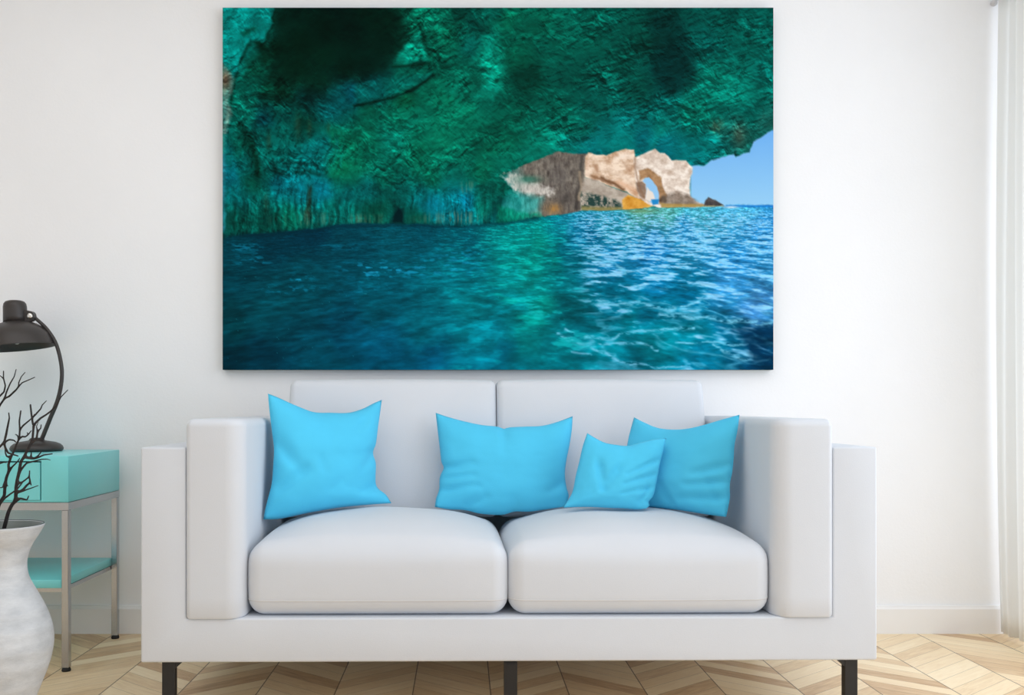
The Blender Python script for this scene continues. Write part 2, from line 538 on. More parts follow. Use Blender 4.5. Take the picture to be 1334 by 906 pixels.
def paint():
    X0, X1, Y0, Y1 = 290.0, 1007.0, 10.0, 482.0
    W_, H_ = 718, 473
    xs = np.linspace(X0, X1, W_)
    ys = np.linspace(Y0, Y1, H_)
    X, Y = np.meshgrid(xs, ys)
    nA, nB, nC, nD, nE = Noise(1), Noise(2), Noise(3), Noise(4), Noise(5)

    def rot(ang, sx, sy):
        c, s = math.cos(ang), math.sin(ang)
        return (X * c + Y * s) / sx, (-X * s + Y * c) / sy

    def poly(pts, soft=1.2, wob=2.0, wscale=9.0, seed=0):
        """soft-edged mask of a polygon, its outline roughened"""
        wx = X + (nB.fbm(X / wscale + seed, Y / wscale, 3) - 0.5) * 2 * wob
        wy = Y + (nC.fbm(X / wscale, Y / wscale + seed, 3) - 0.5) * 2 * wob
        inside = np.zeros(X.shape, bool)
        dist = np.full(X.shape, 1e9)
        n = len(pts)
        for i in range(n):
            xa, ya = pts[i]
            xb, yb = pts[(i + 1) % n]
            if ya != yb:
                cond = (ya > wy) != (yb > wy)
                inside ^= cond & (wx < (xb - xa) * (wy - ya) / (yb - ya) + xa)
            dx, dy = xb - xa, yb - ya
            t = np.clip(((wx - xa) * dx + (wy - ya) * dy) / (dx * dx + dy * dy + 1e-9), 0, 1)
            dist = np.minimum(dist, np.hypot(wx - xa - t * dx, wy - ya - t * dy))
        sd = np.where(inside, dist, -dist)
        return np.clip(sd / soft * 0.5 + 0.5, 0, 1)

    def line(pts, w, wob=1.5, wscale=8.0):
        wx = X + (nB.fbm(X / wscale, Y / wscale, 3) - 0.5) * 2 * wob
        wy = Y + (nC.fbm(X / wscale, Y / wscale, 3) - 0.5) * 2 * wob
        d = np.full(X.shape, 1e9)
        for (xa, ya), (xb, yb) in zip(pts[:-1], pts[1:]):
            dx, dy = xb - xa, yb - ya
            t = np.clip(((wx - xa) * dx + (wy - ya) * dy) / (dx * dx + dy * dy + 1e-9), 0, 1)
            d = np.minimum(d, np.hypot(wx - xa - t * dx, wy - ya - t * dy))
        return np.exp(-(d / w) ** 2)

    def field(cp, wob=10.0, power=3.2, soft=7.0):
        wx = X + (nD.fbm(X / 30, Y / 30, 4) - 0.5) * 2 * wob
        wy = Y + (nE.fbm(X / 30, Y / 30, 4) - 0.5) * 2 * wob
        acc = np.zeros(X.shape + (3,))
        tot = np.zeros(X.shape)
        for x, y, c in cp:
            w = 1.0 / ((wx - x) ** 2 + (wy - y) ** 2 + soft ** 2) ** (power / 2)
            acc += w[..., None] * np.array(c, float)
            tot += w
        return acc / tot[..., None]

    def over(img, m, c):
        c = np.asarray(c, float)
        return img * (1 - m[..., None]) + c * m[..., None]

    # --- cave rock: broad hues
    cave = [(300, 20, (0, 158, 148)), (330, 25, (0, 145, 135)), (345, 45, (0, 150, 135)), (296, 65, (0, 163, 163)), (310, 60, (0, 140, 130)),
            (350, 13, (0, 148, 132)), (303, 90, (0, 130, 118)), (365, 25, (0, 38, 28)), (385, 15, (0, 34, 28)), (420, 40, (0, 22, 16)), (460, 40, (0, 20, 18)), (440, 20, (0, 22, 20)),
            (365, 60, (0, 35, 22)), (390, 60, (0, 32, 20)), (420, 70, (0, 52, 36)), (455, 85, (0, 33, 24)), (480, 85, (0, 30, 24)), (385, 90, (0, 44, 28)), (330, 95, (0, 75, 58)),
            (345, 75, (0, 48, 34)), (330, 115, (0, 90, 76)), (350, 120, (0, 60, 45)), (370, 120, (0, 42, 30)), (410, 100, (0, 60, 45)), (400, 125, (0, 44, 44)),
            (440, 130, (0, 85, 90)), (460, 118, (0, 85, 100)), (310, 130, (0, 122, 104)), (320, 145, (0, 115, 100)), (345, 150, (0, 65, 74)),
            (380, 150, (0, 70, 65)), (395, 160, (0, 56, 46)), (430, 145, (0, 105, 110)), (300, 200, (0, 113, 113)), (297, 230, (0, 110, 124)),
            (315, 190, (0, 84, 70)), (335, 240, (0, 76, 62)), (350, 190, (0, 108, 100)), (370, 170, (0, 95, 86)), (400, 200, (0, 104, 105)),
            (420, 190, (0, 110, 112)), (365, 240, (0, 118, 132)), (395, 245, (0, 128, 140)), (415, 245, (0, 122, 142)), (345, 230, (0, 98, 90)),
            (310, 260, (0, 113, 113)), (310, 290, (0, 80, 70)), (340, 290, (0, 75, 66)), (380, 285, (0, 94, 76)), (430, 272, (0, 108, 98)),
            (455, 250, (0, 96, 96)), (445, 220, (0, 120, 84)), (435, 180, (0, 126, 92)), (460, 190, (0, 108, 82)), (465, 215, (0, 116, 88)),
            (480, 20, (0, 30, 22)), (500, 30, (0, 36, 26)), (505, 55, (0, 36, 28)), (540, 18, (0, 112, 88)), (575, 15, (0, 118, 94)), (600, 20, (0, 62, 52)), (620, 30, (0, 76, 66)),
            (650, 15, (0, 96, 84)), (560, 75, (0, 75, 60)), (580, 45, (0, 94, 72)), (590, 60, (0, 96, 76)), (615, 60, (0, 104, 94)),
            (490, 115, (0, 92, 100)), (530, 103, (0, 108, 90)), (480, 148, (0, 92, 72)), (530, 130, (0, 76, 52)), (560, 120, (0, 108, 84)),
            (580, 130, (0, 118, 90)), (600, 105, (0, 104, 84)), (610, 145, (0, 122, 94)), (590, 155, (0, 130, 100)), (545, 152, (0, 118, 94)),
            (520, 152, (0, 112, 88)), (635, 142, (0, 92, 76)), (645, 152, (0, 82, 66)), (480, 180, (0, 108, 84)), (510, 178, (0, 132, 112)),
            (550, 190, (0, 114, 86)), (580, 180, (0, 114, 86)), (610, 172, (0, 112, 88)), (640, 170, (0, 74, 58)), (600, 200, (0, 98, 78)),
            (640, 195, (0, 100, 76)), (540, 215, (0, 100, 76)), (560, 228, (0, 110, 86)), (500, 230, (0, 104, 86)), (480, 250, (0, 96, 96)),
            (520, 250, (0, 92, 86)), (550, 255, (0, 115, 118)), (560, 264, (0, 138, 160)), (590, 264, (0, 132, 146)), (606, 264, (0, 138, 168)),
            (625, 265, (0, 114, 98)), (640, 250, (0, 82, 72)), (648, 278, (0, 60, 62)), (490, 280, (0, 76, 62)), (540, 286, (0, 80, 66)),
            (630, 225, (0, 114, 86)), (650, 240, (0, 92, 78)), (660, 20, (0, 115, 86)), (700, 30, (0, 96, 76)), (720, 60, (0, 92, 76)),
            (690, 100, (0, 64, 52)), (680, 75, (0, 86, 66)), (740, 100, (0, 78, 66)), (760, 50, (0, 96, 80)), (800, 30, (0, 84, 72)),
            (830, 40, (0, 78, 66)), (860, 30, (0, 54, 48)), (880, 80, (0, 50, 48)), (868, 108, (0, 54, 52)), (830, 110, (0, 72, 62)),
            (780, 130, (0, 82, 72)), (720, 140, (0, 88, 72)), (670, 150, (0, 78, 62)), (660, 182, (0, 104, 80)), (700, 170, (0, 112, 92)),
            (720, 182, (0, 122, 104)), (655, 215, (0, 118, 96)), (690, 203, (0, 120, 100)), (740, 162, (0, 98, 82)), (780, 180, (0, 105, 104)),
            (800, 190, (0, 124, 120)), (815, 185, (0, 128, 124)), (860, 165, (0, 124, 114)), (838, 182, (0, 92, 100)), (870, 195, (0, 108, 118)),
            (900, 205, (0, 112, 114)), (920, 185, (0, 110, 102)), (905, 150, (0, 112, 94)), (935, 110, (0, 134, 114)), (960, 120, (0, 118, 104)),
            (930, 60, (0, 78, 72)), (970, 50, (0, 86, 76)), (1000, 30, (0, 94, 84)), (990, 90, (0, 105, 95)), (960, 85, (0, 98, 86)),
            (980, 150, (0, 96, 86)), (965, 175, (22, 92, 82)), (950, 192, (14, 96, 90)), (1000, 160, (20, 95, 86)), (745, 188, (0, 114, 108)),
            (770, 195, (0, 100, 114)), (850, 190, (8, 108, 118)), (640, 120, (0, 110, 90)), (760, 160, (0, 92, 80)), (800, 80, (0, 82, 70)), (760, 20, (0, 100, 84)), (960, 20, (0, 88, 78))]
    img = field(cave)
    # bright and dark passages with their own outline
    m = poly([(288, 8), (358, 8), (353, 24), (356, 30), (348, 38), (347, 50), (341, 57), (326, 51), (319, 62), (311, 80), (309, 96), (301, 112), (288, 84)], 1.6, 3.0)
    t1 = nA.fbm(X / 7, Y / 11, 4)
    img = over(img, m * 0.95, np.stack([X * 0, 112 + 80 * t1, 106 + 80 * t1], -1))
    img = over(img, line([(359, 10), (355, 24), (357, 30), (350, 40), (348, 53), (341, 60), (327, 54), (321, 64), (313, 82)], 3.0, 2.0) * 0.6 * (1 - m), (0, 34, 26))
    img = over(img, line([(318, 44), (330, 38), (322, 42)], 4) * 0.6, (0, 70, 50))
    m = poly([(358, 8), (536, 8), (524, 24), (535, 40), (530, 56), (512, 75), (505, 95), (470, 104), (440, 106), (420, 120), (396, 130), (392, 100), (372, 112), (352, 100), (356, 72), (336, 58), (348, 52), (350, 38), (357, 28)], 7.0, 6.0, 14)
    img = over(img, m * 0.6, (0, 30, 22))
    t2 = nA.fbm(X / 9, Y / 9, 4)
    img = over(img, poly([(546, 38), (531, 55), (515, 72), (514, 85), (535, 83), (556, 78), (553, 58)], 3.0, 3.0) * 0.8, np.stack([X * 0, 95 + 80 * t2, 75 + 75 * t2], -1))
    img = over(img, poly([(645, 32), (629, 50), (621, 75), (630, 92), (627, 115), (619, 128), (640, 130), (652, 112), (657, 85), (652, 60), (647, 48)], 5.0, 6.0) * 0.75, np.stack([X * 0, 118 + 72 * t2, 94 + 70 * t2], -1))
    img = over(img, poly([(462, 112), (500, 102), (562, 95), (558, 103), (540, 113), (508, 127), (462, 133)], 3.0, 3.0) * 0.6, np.stack([X * 0, 72 + 70 * t2, 66 + 66 * t2], -1))
    img = over(img, poly([(311, 162), (326, 180), (337, 205), (340, 245), (330, 232), (322, 200)], 4.0, 3.0) * 0.6, (0, 48, 38))
    for pts, w, a, c in (([(462, 138), (490, 132), (510, 128), (545, 113), (563, 98)], 2.2, 0.9, (0, 34, 28)),
                         ([(512, 87), (535, 85), (560, 82)], 2.5, 0.7, (0, 40, 30)),
                         ([(546, 30), (553, 55), (560, 75)], 3.0, 0.6, (0, 45, 34)),
                         ([(312, 163), (324, 178), (332, 198), (337, 228)], 4.5, 0.75, (0, 40, 30)),
                         ([(302, 150), (315, 165), (326, 182)], 4.0, 0.5, (0, 60, 52)),
                         ([(308, 96), (303, 118), (300, 140)], 2.5, 0.8, (0, 52, 42)),
                         ([(358, 222), (368, 227)], 4.0, 0.8, (0, 48, 44)), ([(385, 224), (404, 224), (416, 228)], 3.0, 0.7, (0, 48, 44)),
                         ([(334, 55), (344, 62)], 4.0, 0.7, (0, 26, 16)),
                         ([(404, 245), (402, 262), (400, 275)], 3.0, 0.7, (24, 46, 34)),
                         ([(552, 185), (556, 195)], 2, 0.0, (0, 50, 40)), ([(505, 215), (515, 213), (525, 215)], 3.0, 0.4, (0, 60, 48))):
        img = over(img, line(pts, w) * a, c)
    # rust streaks
    for (x, y, hh, w) in ((388, 165, 20, 5), (403, 168, 14, 4), (350, 185, 15, 4), (403, 262, 26, 3.5), (398, 283, 9, 5), (347, 265, 14, 4), (428, 166, 8, 3)):
        img = over(img, np.exp(-((X - x) / w) ** 2 - ((Y - y) / hh) ** 2) * 0.34 * (0.4 + 0.9 * t2), (84, 64, 38))
    img = over(img, np.exp(-((X - 933) / 9) ** 2 - ((Y - 165) / 9) ** 2) * nA.fbm(X / 3, Y / 4, 3) * 0.9, (130, 160, 120))
    img = over(img, np.exp(-((X - 962) / 8) ** 2 - ((Y - 178) / 14) ** 2) * 0.45, (96, 84, 66))
    # left sliver of bare rock
    m = poly([(288, 82), (294, 88), (306, 105), (303, 118), (298, 130), (303, 150), (297, 165), (293, 190), (293, 300), (288, 305)], 2.5, 2.0)
    t3 = nA.fbm(X / 4, Y / 12, 3)
    img = over(img, m * 0.75, np.stack([60 + 110 * t3 * (Y < 175), 130 + 55 * t3, 130 + 40 * t3 + (Y > 200) * 30], -1))
    img = over(img, np.exp(-((X - 294) / 7) ** 2 - ((Y - 104) / 14) ** 2) * 0.6, (150, 78, 48))
    # smooth tongues of rock at the lip of the vault
    for pts, c, k in (([(738, 193), (770, 184), (800, 172), (822, 166), (827, 176), (815, 190), (800, 197), (770, 200)], (0, 126, 122), 0.75),
                      ([(845, 188), (852, 170), (868, 157), (867, 168), (857, 180), (850, 194)], (0, 132, 120), 0.7),
                      ([(868, 190), (890, 176), (925, 178), (948, 190), (925, 206), (900, 214), (880, 206)], (0, 116, 116), 0.5),
                      ([(640, 228), (668, 217), (700, 200), (740, 190), (762, 196), (728, 198), (690, 211), (655, 229)], (0, 132, 112), 0.6),
                      ([(560, 170), (600, 150), (640, 140), (660, 150), (620, 175), (580, 196), (550, 205)], (0, 122, 96), 0.35),
                      ([(492, 205), (505, 180), (530, 160), (545, 155), (525, 175), (512, 195), (505, 210)], (0, 146, 124), 0.5),
                      ([(905, 100), (940, 92), (975, 98), (990, 125), (960, 140), (920, 128)], (0, 140, 120), 0.35),
                      ([(845, 20), (880, 14), (905, 60), (900, 110), (870, 124), (850, 90)], (0, 40, 40), 0.45),
                      ([(666, 90), (700, 84), (712, 112), (690, 128), (664, 118)], (0, 48, 38), 0.45)):
        img = over(img, poly(pts, 6.0, 5.0, 12) * k, c)
    # chiselled texture: diagonal in the vault, falling streaks on the lower wall
    ua, va = rot(math.radians(-36), 9.0, 3.0)
    ub, vb = rot(math.radians(-18), 9.0, 2.6)
    uc, vc = rot(math.radians(-64), 8.0, 3.2)
    wx, wy = nB.fbm(X / 18, Y / 18, 3), nC.fbm(X / 18, Y / 18, 3)
    d1 = nA.fbm(ua + 1.2 * wx, va + 1.4 * wy, 5, 0.62)
    d2 = nB.fbm(ub + 1.2 * wy, vb + 1.4 * wx, 5, 0.62)
    d3 = nC.fbm(uc, vc + 1.6 * wx, 4, 0.6)
    wr = np.clip((X - 600) / 160, 0, 1)
    diag = d1 * (1 - wr) + d2 * wr
    wl = np.clip((560 - X) / 120, 0, 1) * np.clip((Y - 120) / 40, 0, 1)
    diag = diag * (1 - 0.7 * wl) + d3 * 0.7 * wl
    rdg = nD.fbm(ua * 0.8, va * 0.7 + wx, 4, 0.55, ridged=True) * (1 - wr) + nE.fbm(ub * 0.9, vb * 0.8 + wy, 4, 0.55, ridged=True) * wr
    vert = nE.fbm(X / 3.4 + 2.4 * nB.fbm(X / 16, Y / 16, 3), Y / 22, 4, 0.6)
    clump = nD.fbm(X / 24, Y / 18, 4)
    # relief: a rough height field lit from the lower right
    hgt = nA.fbm(X / 17 + 1.3 * wy, Y / 12 + 1.3 * wx + 5, 5, 0.56)
    gy_, gx_ = np.gradient(hgt)
    emb = gx_ * 0.45 - gy_ * 0.9
    emb = np.clip(emb / emb.std(), -2.4, 2.4)
    lowmix = np.clip((Y - 225) / 45, 0, 1) * np.clip((700 - X) / 60, 0, 1)
    dark_area = 1 - 0.75 * poly([(360, 8), (530, 8), (512, 70), (500, 95), (400, 120), (350, 95)], 18, 4)
    pock = np.clip((0.46 - diag) * 9, 0, 1) * np.clip((clump - 0.38) * 5, 0, 1)
    diag0, rdg0 = diag - diag.mean(), rdg - rdg.mean()
    tex = -0.06 + 0.60 * ((diag0 * 1.5 + rdg0 * 0.5 + emb * 0.26) * (1 - 0.5 * lowmix) + (vert - vert.mean()) * 2.3 * lowmix + (clump - clump.mean()) * 1.0)
    calm = 1 - 0.6 * np.clip(poly([(740, 196), (770, 184), (822, 164), (870, 155), (900, 175), (940, 190), (900, 216), (800, 200)], 8, 4) + poly([(560, 170), (640, 138), (660, 150), (580, 200), (545, 208)], 10, 4), 0, 1)
    rough = 0.45 + 0.9 * np.clip((nE.fbm(X / 46 + 3, Y / 34, 3) - 0.3) * 2.2, 0, 1)
    img = img * np.exp(np.clip(tex * dark_area * calm * rough, -0.85, 0.55))[..., None] * (1 - 0.26 * pock * dark_area * calm * (1 - 0.6 * lowmix))[..., None]
    # slight brown-green in shadows, cyan in lights
    img[..., 0] += np.clip(rdg - 0.70, 0, 1) * 40 * (Y < 240) * (X > 560)
    # pale drip stones at the waterline
    drip = np.clip((nE.fbm(X / 2.2, Y / 26, 3) - 0.42) * 4, 0, 1)
    for x, w, yc, hh, a in ((610, 24, 284, 9, 0.75), (575, 22, 284, 8, 0.5), (475, 26, 286, 8, 0.5), (412, 22, 285, 9, 0.45), (380, 30, 288, 9, 0.3), (608, 9, 244, 8, 0.6), (545, 18, 287, 7, 0.25)):
        img = over(img, drip * (0.25 + 1.0 * wx) * a * 0.8 * np.exp(-((X - x) / w) ** 4 - ((Y - yc) / hh) ** 4), (150, 150, 122))
    img = over(img, poly([(508, 292), (512, 278), (518, 270), (525, 272), (527, 292)], 3, 2) * 0.9, (0, 26, 32))
    # blue gleams on the wall
    bl = np.clip((vert - 0.42) * 3, 0, 1)
    for x, y, sx, sy, a in ((362, 238, 9, 10, 0.6), (405, 250, 22, 14, 0.4), (560, 262, 18, 9, 0.5), (607, 262, 8, 9, 0.65), (440, 205, 5, 40, 0.35), (305, 225, 10, 40, 0.25)):
        img = over(img, bl * a * np.exp(-((X - x) / sx) ** 2 - ((Y - y) / sy) ** 2), (0, 150, 185))
    img = np.clip(img, 0, 255)

    # --- sky and what is seen through the mouth of the cave
    mouth = [(652, 231), (668, 221), (690, 212), (712, 203), (728, 198), (745, 200), (763, 200), (785, 202), (799, 199), (815, 190), (860, 190), (880, 205),
             (899, 217), (903, 216), (917, 216), (927, 209), (940, 205), (949, 202), (956, 201), (958, 205), (968, 200), (976, 199), (979, 191), (981, 184), (990, 180), (1000, 172), (1010, 168),
             (1010, 300), (690, 300), (652, 292)]
    sky_t = np.clip((Y - 168) / 100, 0, 1)
    sky = np.stack([112 + 40 * sky_t, 178 + 30 * sky_t, 243 + 3 * sky_t], -1)
    msky = poly(mouth, 1.2, 0.8, 5)
    far = np.clip((X - 895) / 6, 0, 1)
    img = over(img, msky * far, 0) + sky * (msky * far)[..., None]

    r1 = nA.fbm(X / 6, Y / 5, 5, 0.6)
    r2 = nB.fbm(X / 3.0, Y / 9, 4, 0.6)
    # shaded rock just inside the mouth
    m = poly([(654, 231), (668, 222), (690, 212), (712, 203), (728, 198), (745, 201), (764, 200), (764, 215), (761, 240), (758, 274), (748, 279), (722, 281), (690, 284), (672, 290), (680, 262), (664, 244)], 1.2, 1.5, 6)
    g = (r2 - 0.5) * 80 + (r1 - 0.5) * 60 + 4
    base = np.stack([112 + g, 104 + g, 96 + g * 0.9], -1)
    wl_ = np.clip((690 - X + (Y - 240) * 0.3) / 30, 0, 1)
    base = base * (1 - 0.8 * wl_[..., None]) + np.stack([30 + g * .4, 140 + g, 135 + g], -1) * 0.8 * wl_[..., None]
    img = img * (1 - m[..., None]) + base * m[..., None]
    # its lit foot and the pale slope behind
    img = over(img, poly([(655, 231), (664, 225), (676, 229), (700, 240), (718, 246), (722, 252), (706, 254), (690, 255), (682, 253), (668, 246)], 3.0, 7.0, 5) * np.clip(0.35 + 0.95 * r2, 0, 1), (220, 214, 206))
    img = over(img, np.exp(-((X - 688) / 14) ** 2 - ((Y - 234) / 5) ** 2) * 0.75, (40, 120, 100))
    img = over(img, poly([(664, 250), (690, 255), (706, 258), (702, 276), (676, 284), (660, 286), (655, 268)], 5, 3) * 0.75, np.stack([20 + 60 * r2, 120 + 100 * r2, 115 + 100 * r2], -1))
    img = over(img, poly([(650, 266), (676, 275), (700, 277), (706, 282), (660, 293), (646, 290)], 3, 4, 6) * 0.7, np.stack([X * 0, 60 + 140 * r2, 50 + 100 * r2], -1))
    img = over(img, np.exp(-((X - 721) / 10) ** 2 - ((Y - 272) / 7) ** 2) * r2 * 1.5, (186, 136, 72))
    img = over(img, np.exp(-((X - 736) / 12) ** 2 - ((Y - 262) / 14) ** 2) * 0.45, (66, 62, 62))
    img = over(img, np.exp(-((X - 728) / 14) ** 2 - ((Y - 228) / 18) ** 2) * 0.35, (78, 74, 76))
    img = over(img, line([(758, 204), (756, 230), (752, 250), (750, 272)], 2.6) * 0.7, (60, 56, 54))
    img = over(img, line([(755, 225), (757, 245), (754, 260)], 2.2) * 0.55, (196, 172, 142))

    # sunlit cliff
    def rock(m, lo, hi, k=1.0):
        nonlocal img
        t = np.clip((nC.fbm(X / 9.0 + 3, Y / 7.0, 5, 0.58) - 0.5) * 1.7 * k + 0.66, 0, 1)[..., None]
        img = img * (1 - m[..., None]) + (np.array(lo) * (1 - t) + np.array(hi) * t) * m[..., None]
    rock(poly([(762, 204), (766, 199), (778, 202), (790, 202), (800, 198), (815, 194), (826, 195), (827, 206), (831, 216), (836, 230), (842, 245), (842, 262), (830, 260), (815, 250), (790, 241), (761, 231)], 1.0, 1.0, 5), (176, 132, 98), (250, 228, 206))
    for pts, w, a, c in (([(776, 216), (778, 223)], 3, 0.6, (150, 104, 72)), ([(783, 232), (800, 240), (812, 247)], 2.2, 0.8, (100, 66, 42)), ([(770, 229), (786, 236)], 1.8, 0.6, (120, 84, 58)),
                         ([(806, 238), (818, 244), (828, 250)], 4, 0.4, (206, 140, 96)), ([(828, 222), (834, 238), (840, 250)], 2.4, 0.6, (150, 100, 64)), ([(812, 212), (820, 222)], 2, 0.3, (170, 130, 104)),
                         ([(802, 206), (818, 202)], 3, 0.5, (252, 236, 222)), ([(790, 222), (806, 228), (822, 234)], 4, 0.35, (250, 232, 214))):
        img = over(img, line(pts, w, 1.0, 5) * a, c)
    rock(poly([(760, 231), (775, 234), (792, 242), (815, 251), (838, 262), (826, 272), (800, 274), (756, 274), (757, 250)], 1.0, 1.0, 5), (150, 136, 122), (198, 186, 172))
    dk = np.clip((nB.fbm(X / 4, Y / 5, 4, 0.6) - 0.30) * 3.2, 0, 1)
    img = over(img, poly([(757, 249), (780, 255), (806, 262), (812, 271), (757, 271)], 2, 2, 6) * dk * 0.95, (34, 62, 58))
    img = over(img, poly([(757, 269), (812, 270), (812, 275), (757, 275)], 1.5, 1.0) * 0.6, (132, 124, 54))
    rock(poly([(810, 260), (818, 254), (834, 260), (852, 267), (846, 271), (811, 274)], 1.0, 1.0, 5), (196, 126, 34), (236, 180, 86))
    # the arch
    rock(poly([(825, 206), (832, 203), (845, 197), (853, 194), (859, 199), (866, 200), (875, 209), (893, 209), (898, 215), (902, 218), (902, 226), (899, 232), (898, 245), (899, 255), (905, 262), (916, 266), (922, 268), (900, 270), (858, 271), (848, 268), (840, 264), (832, 256), (828, 240), (826, 220)], 1.0, 0.9, 4), (186, 160, 140), (252, 240, 228))
    inner = np.stack([112 + 92 * r1, 78 + 76 * r1, 44 + 62 * r1], -1)
    img = over(img, poly([(832, 222), (843, 219), (853, 225), (861, 232), (863, 244), (868, 254), (867, 263), (858, 267), (857, 254), (853, 243), (846, 233), (838, 232), (833, 236)], 1.2, 1.0, 5) * 0.85, inner)
    img = over(img, poly([(829, 238), (836, 236), (841, 240), (842, 250), (840, 259), (834, 256), (829, 248)], 1.4, 1.0, 5) * 0.75, np.stack([80 + 70 * r1, 58 + 60 * r1, 44 + 50 * r1], -1))
    img = over(img, line([(828, 205), (827, 218), (830, 232), (834, 246), (838, 256)], 1.5) * 0.5, (140, 100, 72))
    img = over(img, line([(859, 262), (864, 258), (866, 262)], 2.5) * 0.8, (70, 56, 46))
    img = over(img, poly([(862, 256), (880, 250), (897, 254), (908, 264), (914, 268), (862, 269)], 2.5, 2.0, 5) * 0.7 * (0.5 + r1), (104, 90, 78))
    img = over(img, poly([(860, 265), (940, 267), (944, 270), (862, 271.5)], 1.2, 0.8) * 0.75, (176, 142, 66))
    img = over(img, poly([(837, 236), (840, 232), (845, 231), (850, 236), (855, 243), (858, 252), (858, 266), (851, 267), (845, 262), (841, 258), (842, 248), (841, 240)], 0.9, 0.5, 4), (150, 202, 244))
    img = over(img, poly([(843, 244), (846, 248), (850, 251), (853, 259), (846, 262), (840, 260)], 0.9, 0.6, 4), (240, 228, 216))
    img = over(img, poly([(848, 260), (858, 260), (857, 266), (850, 267)], 0.8, 0.3), (40, 140, 205))
    img = over(img, poly([(917, 265), (919, 260), (922, 257), (927, 259), (934, 262), (943, 268), (917, 268)], 0.9, 0.8, 4), np.stack([46 + 60 * r1, 44 + 54 * r1, 46 + 50 * r1], -1))

    # --- water
    wat = [(300, 320, (0, 62, 76)), (350, 312, (0, 52, 68)), (400, 302, (0, 50, 68)), (450, 312, (0, 66, 82)), (550, 302, (0, 76, 92)), (600, 310, (0, 88, 102)),
           (650, 297, (0, 118, 120)), (300, 360, (0, 62, 76)), (300, 420, (0, 62, 72)), (350, 400, (0, 76, 90)), (400, 370, (0, 72, 86)), (500, 390, (0, 86, 104)),
           (450, 440, (0, 74, 98)), (300, 470, (0, 46, 60)), (350, 470, (0, 60, 80)), (420, 470, (0, 76, 96)), (500, 460, (0, 90, 120)), (560, 430, (0, 96, 112)),
           (560, 470, (0, 96, 130)), (600, 350, (0, 108, 122)), (620, 400, (0, 120, 130)), (640, 430, (0, 130, 148)), (640, 470, (0, 125, 152)), (670, 310, (0, 140, 136)),
           (700, 320, (0, 144, 132)), (725, 335, (0, 112, 112)), (690, 350, (0, 134, 124)), (665, 360, (0, 140, 140)), (700, 400, (0, 122, 116)), (740, 400, (0, 88, 98)), (745, 330, (0, 100, 120)),
           (680, 440, (0, 136, 138)), (720, 450, (0, 116, 126)), (760, 300, (16, 124, 170)), (800, 288, (40, 158, 190)), (830, 276, (84, 172, 160)), (870, 276, (80, 178, 172)), (915, 278, (70, 180, 200)), (960, 280, (72, 178, 222)), (780, 280, (50, 160, 190)), (900, 296, (44, 152, 212)),
           (1000, 300, (46, 152, 222)), (850, 320, (30, 136, 206)), (790, 340, (20, 132, 190)), (950, 340, (40, 150, 220)), (850, 370, (10, 130, 182)),
           (950, 370, (50, 150, 216)), (800, 400, (0, 114, 142)), (850, 410, (0, 116, 146)), (900, 390, (0, 112, 152)), (980, 400, (60, 132, 192)), (900, 430, (0, 126, 146)),
           (850, 450, (0, 146, 162)), (780, 460, (0, 140, 156)), (870, 432, (0, 138, 156)), (820, 425, (0, 128, 146)), (985, 440, (0, 44, 74)), (955, 438, (0, 82, 112)), (990, 470, (0, 54, 84)), (920, 470, (0, 112, 142)), (760, 430, (0, 112, 128)), (820, 478, (0, 120, 140))]
    wc = field(wat, wob=14)
    yy = np.maximum(Y - 252, 6)
    dep = 2600.0 / yy
    pu = (X - 700) / yy
    # ripples in perspective: far ones finer than near ones
    w1 = nA.fbm(pu * 4.4 + 40, dep * 0.80 + 0.6 * nB.fbm(pu * 4, dep * 0.5, 3), 4, 0.55)
    w2 = nC.fbm(pu * 7 + 11, dep * 1.4 + 0.8 * nD.fbm(pu * 5, dep * 0.8, 3), 3, 0.55)
    w3 = nE.fbm(pu * 3.0 + 5, dep * 0.55 + 0.9 * nB.fbm(pu * 3, dep * 0.5 + 7, 3), 4, 0.5)
    w4 = nD.fbm(X / 9, Y / 2.6, 3, 0.6)
    edge = np.clip((X - 722 - (Y - 280) * 0.10) / 45, 0, 1)
    edge = edge * (0.35 + 0.65 * np.clip(edge * 1.4 + (w3 - 0.5) * 2.0, 0, 1))
    sh = ((w1 - w1.mean()) * 1.3 + (w2 - w2.mean()) * 0.7 + (w4 - 0.5) * 0.35)
    wc = wc * np.exp(np.clip(sh, -0.7, 0.5) * (0.36 + 0.42 * edge))[..., None]
    # sky gleams on the open water
    lim = 0.485 + 0.13 * np.clip((Y - 350) / 90, 0, 1) + 0.05 * np.clip((290 - Y) / 20, 0, 1)
    gl = np.clip((0.45 * w2 + 0.55 * w1 - lim) * 9, 0, 1) * edge * np.clip((Y - 268) / 14, 0.2, 1)
    wc = over(wc, gl * 0.9, np.stack([116 + 60 * w4, 196 + 30 * w4, 247 + 0 * X], -1))
    # long curling highlights of the nearer waves
    rid = 1 - np.abs(2 * w3 - 1)
    cur = 0.6 * np.clip((rid - 0.88) * 9, 0, 1) * edge * np.clip((Y - 345) / 50, 0, 1) * (0.4 + 0.9 * w4)
    wc = over(wc, np.clip(cur, 0, 1) * 0.75, (112, 206, 238))
    for pts, w in (([(728, 436), (748, 446), (775, 458), (800, 468), (828, 477)], 2.6), ([(736, 430), (746, 433)], 1.8), ([(760, 440), (800, 440), (850, 430), (905, 426)], 2.2), ([(880, 446), (930, 448), (975, 446)], 1.8),
                   ([(780, 394), (830, 396), (880, 402)], 3.0), ([(860, 408), (920, 415), (1005, 420)], 3.0), ([(745, 460), (770, 466)], 1.4), ([(930, 452), (965, 466), (1005, 470)], 2.2), ([(820, 478), (900, 476)], 1.6),
                   ([(782, 448), (830, 450), (858, 455)], 1.8), ([(890, 400), (915, 388)], 1.8), ([(765, 335), (800, 345), (815, 355)], 2.4)):
